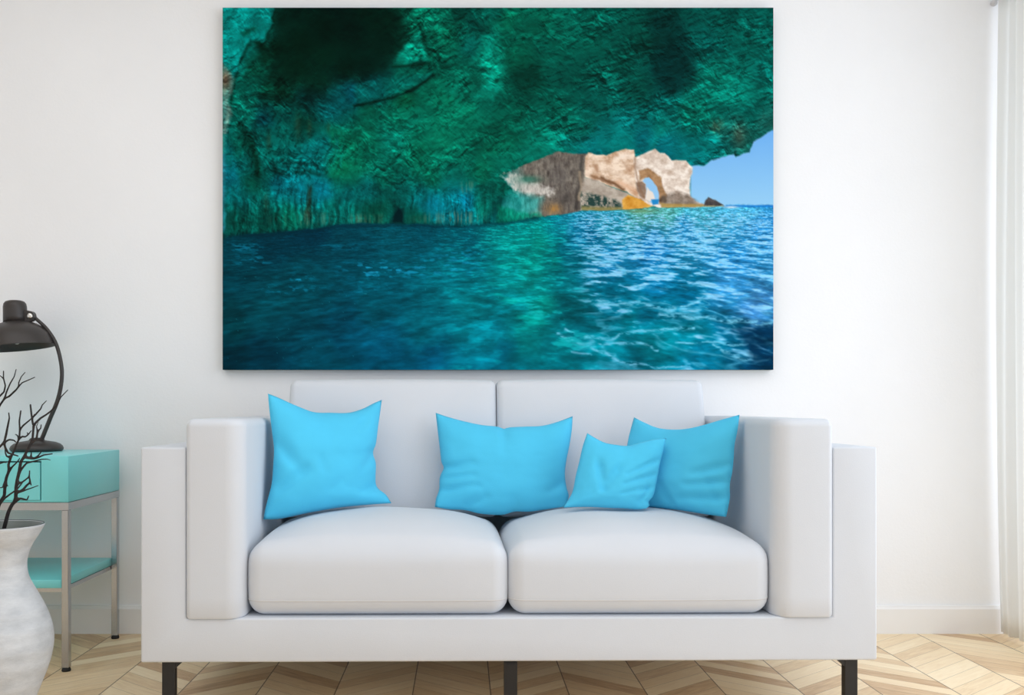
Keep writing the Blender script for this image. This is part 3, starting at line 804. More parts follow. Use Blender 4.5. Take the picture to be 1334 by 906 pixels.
        wc = over(wc, line(pts, w, 5.0, 22) * 0.8 * np.clip((w4 - 0.25) * 3, 0, 1), (128, 212, 243))
    wc = over(wc, poly([(950, 430), (1010, 423), (1010, 437), (985, 436), (1010, 446), (990, 452), (1010, 462), (1010, 482), (978, 474), (968, 450)], 5.0, 8.0, 16) * 0.7, (0, 44, 76))
    # turquoise glow of the lit bed and its bright flecks
    gm = np.exp(-((X - 690 + (Y - 300) * 0.15) / 46) ** 2) * (1 - edge)
    fle = np.clip((w1 * 0.5 + w3 * 0.5 - 0.53) * 9, 0, 1) * gm
    wc = over(wc, fle * 0.65, (0, 206, 190))
    wc = over(wc, np.clip((w2 - 0.55) * 8, 0, 1) * np.exp(-((X - 650) / 60) ** 2 - ((Y - 430) / 60) ** 2) * 0.5, (0, 178, 200))
    # foam flecks on the dark water
    fo = np.clip((nB.fbm(X / 10, Y / 3.2, 4, 0.5) - 0.55) * 8, 0, 1)
    for x, y, sx, sy, a in ((480, 353, 30, 9, 0.8), (505, 350, 40, 9, 0.6), (560, 350, 60, 12, 0.45), (600, 335, 40, 16, 0.4), (392, 364, 14, 6, 0.7), (380, 378, 40, 6, 0.45), (330, 340, 30, 10, 0.4), (315, 322, 30, 5, 0.5), (440, 322, 50, 6, 0.25), (480, 378, 40, 6, 0.3)):
        wc = over(wc, np.clip(fo * a * 1.3 * np.exp(-((X - x) / sx) ** 2 - ((Y - y) / sy) ** 2), 0, 1), (24, 150, 190))
    # fine ripple lines
    fr = nC.fbm(pu * 12 + 3, dep * 2.6 + 1.2 * w3, 3, 0.6)
    wc = wc * np.exp((fr - fr.mean()) * 0.55 * (1 - 0.5 * edge))[..., None]
    lgl = np.clip((w1 * 0.6 + fr * 0.4 - 0.60) * 10, 0, 1) * (1 - edge) * np.clip((X - 560) / 90, 0, 1)
    wc = over(wc, lgl * 0.55, (30, 205, 205))
    sp = np.clip((nA.at(X / 2.2, Y / 2.2) - 0.965) * 40, 0, 1) * np.clip((Y - 320) / 60, 0, 1) * (1 - edge)
    wc = over(wc, sp * 0.5, (40, 160, 180))
    # far band under the horizon
    hz = np.exp(-((Y - 268.5) / 1.6) ** 2) * np.clip((X - 940) / 6, 0, 1)
    wc = over(wc, hz * 0.95, (22, 116, 206))
    wc = over(wc, np.exp(-((Y - 270) / 1.6) ** 2 - ((X - 952) / 9) ** 2) * 0.9, (226, 238, 246))
    wc = over(wc, np.exp(-((X - 835) / 22) ** 2 - ((Y - 275) / 3.5) ** 2) * 0.4, (140, 150, 70))
    wc = np.clip(wc, 0, 255)
    shore = [(286, 312), (300, 308), (330, 305), (365, 303), (395, 299), (412, 298), (440, 293), (470, 291), (500, 292), (545, 292), (600, 296), (640, 291), (655, 291),
             (700, 284), (722, 281), (745, 277), (757, 275), (812, 274), (846, 271), (900, 270.5), (944, 269), (946, 266.6), (1012, 267.2), (1012, 490), (286, 490)]
    m = poly(shore, 1.2, 1.2, 7)
    img = img * (1 - m[..., None]) + wc * m[..., None]
    img = over(img, line([(290, 308), (330, 306), (395, 301), (440, 295), (520, 293), (600, 295), (650, 292), (700, 285)], 3.0, 1.5, 6) * 0.5, (0, 40, 52))
    return np.clip(img, 0, 255) / 255.0


PRINT_GAIN = 0.90
ink = paint()
lin = np.where(ink <= 0.04045, ink / 12.92, ((ink + 0.055) / 1.055) ** 2.4) * PRINT_GAIN
lin = np.clip(lin, 0.0015, 0.95)
hh, ww = lin.shape[:2]
PD = WALL - 0.036
pl, pr_ = (290 - VX) * PD / F, (1007.5 - VX) * PD / F
pt, pb = H - (10 - VY) * PD / F, H - (482 - VY) * PD / F
gx = np.linspace(pl, pr_, ww)
gz = np.linspace(pt, pb, hh)
GX, GZ = np.meshgrid(gx, gz)
co = np.stack([GX, np.full(GX.shape, PD), GZ], -1).reshape(-1, 3).astype(np.float32)
idx = np.arange(hh * ww).reshape(hh, ww)
quads = np.stack([idx[:-1, :-1], idx[1:, :-1], idx[1:, 1:], idx[:-1, 1:]], -1).reshape(-1, 4).astype(np.int32)
me = bpy.data.meshes.new('printed_face')
me.vertices.add(len(co))
me.vertices.foreach_set('co', co.ravel())
me.loops.add(quads.size)
me.loops.foreach_set('vertex_index', quads.ravel())
me.polygons.add(len(quads))
me.polygons.foreach_set('loop_start', np.arange(0, quads.size, 4, dtype=np.int32))
me.update(calc_edges=True)
ca = me.color_attributes.new('ink', 'FLOAT_COLOR', 'POINT')
rgba = np.ones((hh * ww, 4), np.float32)
rgba[:, :3] = lin.reshape(-1, 3)
ca.data.foreach_set('color', rgba.ravel())
me.materials.append(M_PRINT)
pic = tag(empty('canvas_picture', ((pl + pr_) / 2, PD, pb)), 'large canvas print of a turquoise sea cave, hung on the wall above the sofa', 'picture')
face = bpy.data.objects.new('printed_face', me)
COL.objects.link(face)
face.parent = pic
face.matrix_parent_inverse = Matrix.Translation(-pic.location)
obj('wrapped_edge', box_bm(pl, pr_, PD + 0.0006, WALL - 0.001, pb, pt), M_EDGE, pic)

# ------------------------------------------------------------------ the sofa
D0 = 2.498
K = D0 / F


def sx(px):
    # the sofa stands turned by 0.0133 rad about the middle of its front
    x = (px - VX) * K
    return (px - VX) * (D0 + (x - (663 - VX) * K) * 0.0133) / F


def sz(py):
    return H - (py - VY) * K


sofa = tag(empty('sofa', (sx(663), D0, 0.0)), 'white two-seat sofa with tall boxy arms and black legs standing under the canvas print', 'sofa')
ox0, ox1 = sx(184) - 0.002, sx(1142) + 0.002
it0, it1 = sx(242), sx(1085)
ZB, ZS, ZT = 0.172, sz(805.5), sz(583)
YB = 3.44
u = [(ox0, ZB), (ox1, ZB), (ox1, ZT), (it1, ZT), (it1, ZS), (it0, ZS), (it0, ZT), (ox0, ZT)]
smooth_by_angle(obj('frame', prism_bm(u, D0, YB, 0.006, 3), M_SOFA, sofa))
smooth_by_angle(obj('back_frame', box_bm(it0 + 0.001, it1 - 0.001, YB - 0.10, YB - 0.002, ZS + 0.001, 0.80, 0.012, 3), M_SOFA, sofa))


def round_rect(x0, x1, y0, y1, radii, inset=0.0, n=8):
    """plan outline; radii for the corners (x0,y0), (x1,y0), (x1,y1), (x0,y1)"""
    out = []
    for (cx, cy, sx_, sy_, a0), r in zip(((x0, y0, 1, 1, 180), (x1, y0, -1, 1, 270), (x1, y1, -1, -1, 0), (x0, y1, 1, -1, 90)), radii):
        q = max(r - inset, 0.0008)
        ox, oy = cx + sx_ * (inset + q), cy + sy_ * (inset + q)
        for i in range(n + 1):
            t = math.radians(a0 + 90 * i / n)
            out.append((ox + q * math.cos(t), oy + q * math.sin(t)))
    return out


def arm_bm(x0, x1, y0, y1, z0, z1, radii, rt):
    bm = bmesh.new()
    rings = []
    levels = [(0.004, z0), (0.0, z0 + 0.006)] + [(0.0, lerp_(z0 + 0.006, z1 - rt, k / 10)) for k in range(1, 11)]
    for k in range(1, 9):
        t = math.radians(90 * k / 8)
        levels.append((rt * (1 - math.cos(t)), z1 - rt + rt * math.sin(t)))
    for ins, z in levels:
        rings.append([bm.verts.new((x, y, z)) for x, y in round_rect(x0, x1, y0, y1, radii, ins)])
    for r0, r1 in zip(rings[:-1], rings[1:]):
        for i in range(len(r0)):
            j = (i + 1) % len(r0)
            bm.faces.new((r0[i], r0[j], r1[j], r1[i]))
    bm.faces.new(rings[0][::-1])
    bm.faces.new(rings[-1])
    return bm


def lerp_(a, b, t):
    return a + (b - a) * t


ai0, ai1 = sx(318), sx(1008)
AZ = sz(546)
for side, x0, x1 in ((-1, it0 + 0.001, ai0), (1, ai1, it1 - 0.001)):
    rad = (0.016, 0.05, 0.02, 0.016) if side < 0 else (0.05, 0.016, 0.016, 0.02)
    smooth_by_angle(obj('arm_cushion', arm_bm(x0, x1, D0 - 0.010, YB - 0.105, ZS + 0.0005, AZ, rad, 0.022), M_SOFA, sofa), 50)


def seat_warp(p, uu, vv, wv):
    cu = 1 - abs(uu) ** 2.8
    cv = 1 - abs(vv) ** 3.0
    t = max(0.0, wv)
    p.z += 0.064 * cu * cv * t
    p.z += 0.0018 * math.sin(p.x * 23 + p.y * 9) * t * cu * cv
    if vv < -0.5:
        p.y -= 0.008 * cu * (1 - wv * wv)
    p.x += 0.004 * (1 if uu > 0 else -1) * (abs(uu) > 0.8) * (1 - wv * wv)
    return p


seat_y0, seat_y1 = D0 + 0.010, 3.075
xm = sx(663)
for x0, x1 in ((ai0 + 0.003, xm - 0.0025), (xm + 0.0025, ai1 - 0.003)):
    z0, z1 = ZS + 0.001, 0.480
    bm = soft_box(x0, x1, seat_y0, seat_y1, z0, z1, 0.046, (40, 32, 14), seat_warp)
    c = obj('seat_cushion', bm, M_SOFA, sofa, True)
    # piping seams round the front
    for zz, rad in ((0.333, 0.0013),):
        loop = []
        hx, hy, cx, cy = (x1 - x0) / 2, (seat_y1 - seat_y0) / 2, (x0 + x1) / 2, (seat_y0 + seat_y1) / 2
        wv = (zz - (z0 + z1) / 2) / ((z1 - z0) / 2)
        r = 0.046
        ins = 0.0
        if zz > z1 - r:
            ins = r - math.sqrt(max(0, r * r - (zz - (z1 - r)) ** 2))
        if zz < z0 + r:
            ins = r - math.sqrt(max(0, r * r - (z0 + r - zz) ** 2))
        rr = r - ins
        path = []
        for t in np.linspace(math.pi, 1.5 * math.pi, 8):
            path.append((x0 + r + rr * math.cos(t), seat_y0 + r + rr * math.sin(t)))
        for t in np.linspace(0.03, 0.97, 24):
            path.append((x0 + r + (x1 - x0 - 2 * r) * t, seat_y0 + ins))
        for t in np.linspace(1.5 * math.pi, 2 * math.pi, 8):
            path.append((x1 - r + rr * math.cos(t), seat_y0 + r + rr * math.sin(t)))
        pts3 = []
        for (x, y) in path:
            q = seat_warp(Vector((x, y, zz)), (x - cx) / hx, (y - cy) / hy, wv)
            pts3.append((q.x, q.y, q.z))
        obj('piping', tube_bm(pts3, rad, 8), M_PIPE, c, True)


def back_warp(x0, x1):
    def w(p, uu, vv, wv):
        lean = (p.z - 0.52) * 0.26
        p.y += lean
        if vv < 0:
            p.y -= 0.022 * (1 - abs(uu) ** 4) * (1 - abs(wv) ** 3)
        p.z += 0.004 * (1 - uu * uu) * max(0, wv)
        p.y += 0.0012 * math.sin(p.x * 31) * math.sin(p.z * 21)
        return p
    return w


bx0, bx1 = ai0 + 0.008, ai1 - 0.010
bmid = sx(663) - 0.001
for x0, x1 in ((bx0, bmid - 0.0006), (bmid + 0.0006, bx1)):
    w = back_warp(x0, x1)
    # raise above the crowned seat at its back edge
    bm = soft_box(x0, x1, 3.045, 3.205, 0.490, 0.9385, 0.024, (28, 12, 26), w)
    obj('back_cushion', bm, M_SOFA, sofa, True)


LEGS = [(211, 227.5, 1), (657, 674, 0), (1101, 1117.5, -1)]
for a_, b_, g in LEGS:
    for yy0, front in ((D0 + 0.014, True), (YB - 0.07, False)):
        xa, xb = sx(a_) * 1.0056, sx(b_) * 1.0056
        if g:
            gw = 0.0195        # weld gusset at the top inner corner
            bm = box_bm(xa, xb, yy0, yy0 + 0.024, 0.0, ZB + 0.001, 0.001, 1)
            gx0, gx1 = (xb - 0.0005, xb + gw) if g > 0 else (xa + 0.0005, xa - gw)
            gus = prism_bm([(gx0, ZB - 0.021), (gx1, ZB - 0.003), (gx1, ZB + 0.0005), (gx0, ZB + 0.0005)], yy0 + 0.001, yy0 + 0.023)
        else:
            bm = box_bm(xa, xb, yy0, yy0 + 0.024, 0.0, ZB + 0.001, 0.001, 1)
        lg = obj('leg', bm, M_BLACK, sofa)
        if g:
            obj('gusset', gus, M_BLACK, lg)
        if not g and front:
            obj('bracket', box_bm(xa + 0.006, xb - 0.006, yy0 - 0.003, yy0 + 0.001, ZB - 0.012, ZB - 0.005), M_RUBBER, lg)  # thin dark block standing in for the shaded slot in the leg
sofa.rotation_euler = (0, 0, 0.0133)


# ------------------------------------------------------------------ pillows
def lerp(a, b, t):
    return a + (b - a) * t


def pline(pts, n):
    """n+1 points spread evenly by length on a smoothed polyline"""
    q = catmull([Vector((p[0], p[1], 0)) for p in pts], 8)
    L = [0]
    for a, b in zip(q[:-1], q[1:]):
        L.append(L[-1] + (b - a).length)
    out = []
    for i in range(n + 1):
        s = L[-1] * i / n
        j = 0
        while j < len(L) - 2 and L[j + 1] < s:
            j += 1
        t = (s - L[j]) / max(1e-9, L[j + 1] - L[j])
        out.append(q[j].lerp(q[j + 1], min(1, max(0, t))))
    return out


PN = Noise(21)


def pillow(name, top, right, bottom, left, depth, thick, folds, label, n=44):
    """top/bottom run left to right, left/right run top to bottom (pixels); depth = distance at TL, TR, BL, BR"""
    T, B_, L_, R_ = pline(top, n), pline(bottom, n), pline(left, n), pline(right, n)
    dTL, dTR, dBL, dBR = depth
    mid = []
    for j in range(n + 1):
        v = j / n
        row = []
        for i in range(n + 1):
            u_ = i / n
            c = (T[i] * (1 - v) + B_[i] * v + L_[j] * (1 - u_) + R_[j] * u_
                 - (T[0] * (1 - u_) * (1 - v) + T[n] * u_ * (1 - v) + B_[0] * (1 - u_) * v + B_[n] * u_ * v))
            d = lerp(lerp(dTL, dTR, u_), lerp(dBL, dBR, u_), v)
            row.append(P(c.x, c.y, d))
        mid.append(row)
    a = (mid[0][n] - mid[0][0] + mid[n][n] - mid[n][0]).normalized()
    b = (mid[n][0] - mid[0][0] + mid[n][n] - mid[0][n]).normalized()
    nor = a.cross(b)
    if nor.y > 0:
        nor = -nor
    bm = bmesh.new()
    grid = {}
    for s in (1, -1):
        for j in range(n + 1):
            for i in range(n + 1):
                rim = i in (0, n) or j in (0, n)
                if rim and s == -1:
                    grid[(s, i, j)] = grid[(1, i, j)]
                    continue
                u_, v = i / n, j / n
                eu, ev = 1 - abs(2 * u_ - 1), 1 - abs(2 * v - 1)
                h = thick * (min(1, (1 - (1 - eu) ** 2.4)) * min(1, (1 - (1 - ev) ** 2.4))) ** 0.62
                off = h
                if s == 1 and not rim:
                    env = min(1, eu * 5) * min(1, ev * 5)
                    for (fu, fv, fu2, fv2, w, amp) in folds:
                        dx, dy = fu2 - fu, fv2 - fv
                        t = min(1, max(0, ((u_ - fu) * dx + (v - fv) * dy) / (dx * dx + dy * dy + 1e-9)))
                        dd = math.hypot(u_ - fu - t * dx, v - fv - t * dy)
                        off -= 1.35 * amp * math.exp(-(dd / w) ** 2) * (0.35 + 0.65 * env) * (1 - 0.55 * t) * (min(1, 0.15 + 3 * t) if 0.06 < fu < 0.94 and 0.06 < fv < 0.94 else 1)
                    off += 0.004 * env * (float(PN.fbm(np.array(u_ * 5.0 + len(label)), np.array(v * 5.0), 3)) - 0.5) * 2
                    off = max(off, 0.002)
                grid[(s, i, j)] = bm.verts.new(mid[j][i] + nor * off * s)
    for s in (1, -1):
        for j in range(n):
            for i in range(n):
                f = [grid[(s, i, j)], grid[(s, i + 1, j)], grid[(s, i + 1, j + 1)], grid[(s, i, j + 1)]]
                bm.faces.new(f if s == 1 else f[::-1])
    o = obj('throw_pillow', bm, M_BLUE, None, True)
    o.data.transform(Matrix.Translation(-mid[n][n // 2]))
    o.location = mid[n][n // 2]
    return tag(o, label, 'pillow', 'blue throw pillows on the sofa')


pillow('throw_pillow',
       [(349, 513), (362, 518), (384, 528), (408, 537), (432, 538), (454, 538), (472, 533), (486, 526), (497.5, 521)],
       [(497.5, 521), (495, 540), (492, 560), (489, 580), (486, 590), (489, 605), (489, 625), (492, 636), (503, 645), (510, 656)],
       [(343, 677), (356, 677), (372, 675), (400, 669), (440, 662), (480, 658), (510, 656)],
       [(349, 513), (351, 535), (354, 560), (357, 582), (356, 605), (354, 630), (349, 650), (346, 662), (343, 677)],
       (2.79, 3.03, 2.715, 2.91), 0.080,
       [(0.02, 0.42, 0.22, 0.62, 0.06, 0.016), (0.05, 0.75, 0.25, 0.6, 0.05, 0.012), (0.36, 0.45, 0.42, 0.62, 0.035, 0.005), (0.98, 0.5, 0.8, 0.62, 0.05, 0.010),
        (0.97, 0.8, 0.78, 0.86, 0.04, 0.010), (0.62, 0.7, 0.52, 0.8, 0.04, 0.004), (0.85, 0.12, 0.72, 0.22, 0.05, 0.006)],
       'blue throw pillow propped upright against the sofa arm nearest the side table')
pillow('throw_pillow',
       [(567.5, 538), (582, 543), (604, 549), (628, 554), (648, 556), (656, 559), (664, 557), (684, 556), (706, 555), (726, 550), (746, 542.5)],
       [(746, 542.5), (745, 560), (742, 580), (738, 600), (736, 618), (738, 635), (741, 646), (738, 657), (733, 661)],
       [(566.5, 661), (585, 664), (606, 665), (622, 669), (640, 671), (656, 671), (670, 667), (690, 667), (712, 664), (733, 661)],
       [(567.5, 538), (570, 560), (573, 585), (575, 602), (578, 610), (573, 622), (572, 638), (568, 650), (566.5, 661)],
       (3.03, 3.03, 2.925, 2.925), 0.066,
       [(0.03, 0.58, 0.24, 0.5, 0.04, 0.012), (0.02, 0.7, 0.26, 0.64, 0.03, 0.010), (0.04, 0.82, 0.3, 0.74, 0.035, 0.010), (0.25, 0.96, 0.36, 0.84, 0.035, 0.010),
        (0.45, 0.03, 0.5, 0.14, 0.04, 0.007), (0.98, 0.72, 0.86, 0.8, 0.05, 0.010), (0.6, 0.97, 0.56, 0.84, 0.04, 0.006)],
       'wide blue throw pillow in the middle of the sofa, across the gap between its seats')
pillow('throw_pillow',
       [(826, 544), (840, 551), (858, 558), (880, 560), (900, 558), (920, 553), (940, 547), (963.5, 540.5)],
       [(963.5, 540.5), (961, 560), (957, 580), (956, 596), (954, 615), (951, 630), (951, 648), (949, 660), (946, 674)],
       [(808, 655), (830, 659), (856, 662), (884, 665), (910, 669), (930, 672), (946, 674)],
       [(826, 544), (822, 558), (818, 575), (815, 600), (813, 625), (811, 640), (808, 655)],
       (3.02, 2.75, 2.925, 2.725), 0.062,
       [(0.98, 0.5, 0.72, 0.6, 0.04, 0.012), (0.98, 0.66, 0.66, 0.72, 0.035, 0.012), (0.97, 0.82, 0.6, 0.88, 0.04, 0.010), (0.9, 0.9, 0.8, 0.6, 0.04, 0.006), (0.5, 0.95, 0.42, 0.75, 0.04, 0.005)],
       'blue throw pillow behind the smallest pillow, leaning on the arm farthest from the side table')
pillow('throw_pillow',
       [(765, 564.5), (774, 570), (788, 577), (804, 580), (818, 581), (834, 577), (850, 573), (868, 571)],
       [(868, 571), (864, 588), (860, 604), (857, 620), (853, 640), (850, 648), (845, 654), (846, 659), (842, 663)],
       [(733, 662), (750, 661), (770, 661), (790, 662), (815, 663), (830, 664), (842, 663)],
       [(765, 564.5), (759, 582), (755, 600), (750, 620), (746, 640), (740, 652), (733, 662)],
       (2.835, 2.825, 2.765, 2.755), 0.048,
       [(0.22, 0.28, 0.36, 0.72, 0.05, 0.012), (0.52, 0.3, 0.36, 0.74, 0.05, 0.010), (0.98, 0.3, 0.62, 0.5, 0.035, 0.009), (0.98, 0.5, 0.6, 0.64, 0.03, 0.009), (0.96, 0.68, 0.6, 0.78, 0.03, 0.008), (0.9, 0.6, 0.88, 0.95, 0.02, 0.007)],
       'smallest of the blue throw pillows, slouched in front of another pillow')

# ------------------------------------------------------------------ side table
TD0, TD1 = 3.009, 3.459
tx1 = -1.2600
tx0 = tx1 - 0.60
k3 = TD0 / F
zt, zb_ = H - (594.5 - VY) * k3, H - (655 - VY) * k3
table = tag(empty('side_table', ((tx0 + tx1) / 2, (TD0 + TD1) / 2, 0)), 'turquoise side table with a drawer on a chrome frame beside the sofa', 'side table')
# carcass with an open front for the drawer
dx0, dx1, dz0, dz1 = tx0 + 0.087, (53.8 - VX) * k3, zb_ + 0.006, H - (601.2 - VY) * k3
bm = bmesh.new()
o4 = [(tx0, zb_), (tx1, zb_), (tx1, zt), (tx0, zt)]
i4 = [(dx0, dz0), (dx1, dz0), (dx1, dz1), (dx0, dz1)]
A = [bm.verts.new((x, TD0, z)) for x, z in o4]
B2 = [bm.verts.new((x, TD0, z)) for x, z in i4]
C2 = [bm.verts.new((x, TD1 - 0.03, z)) for x, z in i4]
D2 = [bm.verts.new((x, TD1, z)) for x, z in o4]
for i in range(4):
    j = (i + 1) % 4
    bm.faces.new((A[i], A[j], B2[j], B2[i]))
    bm.faces.new((B2[i], B2[j], C2[j], C2[i]))
    bm.faces.new((A[i], D2[i], D2[j], A[j]))
bm.faces.new(C2)
bm.faces.new(D2[::-1])
bmesh.ops.recalc_face_normals(bm, faces=bm.faces[:])
ed = [e for e in bm.edges if all(v in A + D2 for v in e.verts)]
bmesh.ops.bevel(bm, geom=ed, offset=0.003, segments=2, profile=0.5, affect='EDGES')
smooth_by_angle(obj('cabinet_body', bm, M_TEAL, table))
g = 0.0042
dr = obj('drawer', box_bm(dx0 + g, dx1 - g, TD0 - 0.0005, TD1 - 0.06, dz0 + 0.001, dz1 - g, 0.001, 1), M_TEAL, table)
# chrome frame
fz1, fz0 = zb_ - 0.001, zb_ - 0.025
t = 0.024
lw = 0.023
bm = bmesh.new()
rails = [(tx0, tx1, TD0, TD0 + t), (tx0, tx1, TD1 - t, TD1), (tx0, tx0 + t, TD0 + t, TD1 - t), (tx1 - t, tx1, TD0 + t, TD1 - t)]
outer = [(tx0, TD0), (tx1, TD0), (tx1, TD1), (tx0, TD1)]
inner = [(tx0 + t, TD0 + t), (tx1 - t, TD0 + t), (tx1 - t, TD1 - t), (tx0 + t, TD1 - t)]


def ring_bm(outer, inner, z0, z1):
    bm = bmesh.new()
    V = {(a, z): [bm.verts.new((x, y, z)) for x, y in r] for a, r in (('o', outer), ('i', inner)) for z in (z0, z1)}
    for i in range(4):
        j = (i + 1) % 4
        for z in (z0, z1):
            bm.faces.new((V[('o', z)][i], V[('o', z)][j], V[('i', z)][j], V[('i', z)][i]))
        for a in 'oi':
            bm.faces.new((V[(a, z0)][i], V[(a, z0)][j], V[(a, z1)][j], V[(a, z1)][i]))
    return bm


obj('top_frame', ring_bm(outer, inner, fz0, fz1), M_CHROME, table)
sh_z1 = H - (756 - VY) * k3
sh_z0 = sh_z1 - 0.028
for lx in (tx0, tx1 - lw):
    for ly in (TD0 + 0.0005, TD1 - lw - 0.0005):
        lg = obj('leg', box_bm(lx + 0.0005, lx + lw - 0.0005, ly, ly + lw, 0.012, fz0, 0.0015, 1), M_CHROME, table)
        obj('foot', lathe_bm([(0, 0.0), (0.0135, 0.0), (0.0145, 0.004), (0.012, 0.012), (0, 0.012)], lx + lw / 2, ly + lw / 2, 20), M_RUBBER, lg, True)
bm = box_bm(tx0 + lw + 0.001, tx1 - lw - 0.001, TD0 + 0.004, TD1 - 0.004, sh_z0, sh_z1, 0.0035, 2)
smooth_by_angle(obj('shelf', bm, M_TEAL, table))
outer2 = [(tx0 + lw, TD0 + 0.012), (tx1 - lw, TD0 + 0.012), (tx1 - lw, TD1 - 0.012), (tx0 + lw, TD1 - 0.012)]
inner2 = [(tx0 + lw + 0.014, TD0 + 0.026), (tx1 - lw - 0.014, TD0 + 0.026), (tx1 - lw - 0.014, TD1 - 0.026), (tx0 + lw + 0.014, TD1 - 0.026)]
obj('shelf_rail', ring_bm(outer2, inner2, sh_z0 - 0.013, sh_z0 - 0.0002), M_CHROME, table)

# ------------------------------------------------------------------ desk lamp
LD = 3.345
kl = LD / F


def LP(px, py, d=LD):
    return P(px, py, d)


lbx = (48 - VX) * kl
zt2 = zt + 0.0005
lamp = tag(empty('desk_lamp', (lbx, LD, zt)), 'dark brown metal desk lamp with a curved neck and dome shade on the turquoise table', 'lamp')
r_ = 32.5 * kl
base = [(0, zt2), (r_ * 0.93, zt2), (r_ * 0.985, zt2 + 0.004), (r_, zt2 + 0.010), (r_ * 0.96, zt2 + 0.018), (r_ * 0.86, zt2 + 0.026), (r_ * 0.68, zt2 + 0.032), (r_ * 0.42, zt2 + 0.036),
        (r_ * 0.30, zt2 + 0.038), (r_ * 0.26, zt2 + 0.044), (r_ * 0.2, zt2 + 0.047), (0, zt2 + 0.047)]
obj('base', lathe_bm(base, lbx, LD, 56), M_LAMP, lamp, True)
arm_px = [(50, 580), (54.6, 571.9), (65.6, 545), (75.3, 521), (80.2, 496.6), (79.7, 474.7), (72.9, 448), (60.7, 428.6), (46.5, 415)]
pts = catmull([LP(x, y) for x, y in arm_px], 8)
rad = [lerp(0.0078, 0.0062, i / (len(pts) - 1)) for i in range(len(pts))]
obj('arm', tube_bm(pts, rad, 16), M_LAMP, lamp, True)
# head: housing and shade on a slightly tilted axis
piv = LP(19, 420)
tilt = Matrix.Rotation(math.radians(-7.0), 4, 'Y')
tilt_cap = Matrix.Rotation(math.radians(-1.5), 4, 'Y')
hx = piv.x


def hz(py):
    return H - (py - VY) * kl


cap = [(0, hz(391.5)), (7.5 * kl, hz(391.8)), (11.5 * kl, hz(393.2)), (13.6 * kl, hz(396)), (14.4 * kl, hz(400)), (14.6 * kl, hz(412)), (14.8 * kl, hz(420)), (0, hz(420))]
obj('housing', lathe_bm(cap, hx + 1.0 * kl, LD, 48, tilt=(piv, tilt_cap)), M_LAMP, lamp, True)
outer_s = [(14 * kl, hz(419.5)), (19 * kl, hz(421)), (27 * kl, hz(424.5)), (35 * kl, hz(430)), (42 * kl, hz(437.5)), (45.5 * kl, hz(445)), (47.6 * kl, hz(452)), (48.2 * kl, hz(453.5))]
inner_s = [(r - 0.003, z - 0.003) for r, z in outer_s[::-1]]
inner_s[0] = (outer_s[-1][0] - 0.003, outer_s[-1][1])
obj('shade', lathe_bm(outer_s + inner_s, hx, LD, 64, closed=True, tilt=(piv, tilt)), M_LAMP, lamp, True)
bulb = [(0, hz(449)), (5 * kl, hz(447.5)), (8.5 * kl, hz(443)), (9.5 * kl, hz(437)), (7.5 * kl, hz(431)), (5 * kl, hz(426)), (5 * kl, hz(420)), (0, hz(420))]
obj('bulb', lathe_bm(bulb, hx, LD, 32, tilt=(piv, tilt)), M_BULB, lamp, True)
# hinge: side bracket with a bright screw
c1, c2 = LP(33, 412), LP(41, 412.5)
hb = bmesh.new()
circ = []
for s in range(24):
    q = 2 * math.pi * s / 24
    circ.append((c2.x + 5.4 * kl * math.cos(q) - 0.5 * kl, c2.z + 5.4 * kl * 1.25 * math.sin(q)))
pts2 = [(c1.x, c1.z + 8 * kl)] + [(x, z) for x, z in sorted([(x, z) for x, z in circ if x > c2.x - 0.5 * kl - 1e-6], key=lambda p: -p[1])] + [(c1.x, c1.z - 8 * kl)]
hinge = obj('hinge', prism_bm(pts2, LD - 0.012, LD + 0.012, 0.001, 1), M_LAMP, lamp)
bm = lathe_bm([(0, 0), (0.0105, 0), (0.0115, 0.003), (0.009, 0.006), (0, 0.0075)], 0, 0, 24)
bmesh.ops.transform(bm, matrix=Matrix.Translation((c2.x - 0.3 * kl, LD - 0.0115, c2.z)) @ Matrix.Rotation(math.radians(90), 4, 'X'), verts=bm.verts[:])
obj('screw', bm, M_SCREW, hinge, True)

# ------------------------------------------------------------------ vase and branches
VD = 2.48
kv = VD / F
vcx = (0.5 - VX) * kv
prof_px = [(53.6, 685), (46.5, 698), (38, 712), (33, 727), (32, 740), (35, 755), (44, 773), (55, 795), (62.3, 817), (64.6, 835), (63, 853), (57.5, 874), (50, 894), (43, 913), (37.5, 932), (35.5, 944), (34, 949.8)]
pp = catmull([Vector((r, y, 0)) for r, y in prof_px], 4)
po = [(v.x * kv, max(0.0, H - (v.y - VY) * kv)) for v in pp]
prof = [(0.0, po[-1][1])] + [(r, z) for r, z in po[::-1]]
thk = 0.006
lip_r, lip_z = po[0]
prof += [(lip_r - 0.001, lip_z + 0.0025), (lip_r - 0.004, lip_z + 0.002)]
inner = [(r - thk, z) for r, z in po[1:-4]]
prof += inner + [(inner[-1][0] * 0.6, 0.03), (0.0, 0.03)]
vase = obj('floor_vase', lathe_bm(prof, vcx, VD, 72), M_VASE, None, True)
tag(vase, 'tall white rough ceramic vase holding black dry branches in front of the side table', 'vase')
lining = [(lip_r - 0.0046, lip_z + 0.001)] + [(r - 0.0006, z) for r, z in inner] + [(inner[-1][0] * 0.6, 0.0306), (0.0, 0.0306)]
obj('lining', lathe_bm(lining, vcx, VD, 72), M_LINING, vase, True)
ring = [(lip_r - 0.0045, lip_z + 0.0026), (lip_r - 0.0035, lip_z + 0.0034), (lip_r - 0.0012, lip_z + 0.0034), (lip_r - 0.0008, lip_z + 0.0027)]
obj('lip', lathe_bm(ring, vcx, VD, 72, closed=True), M_RIMD, vase, True)


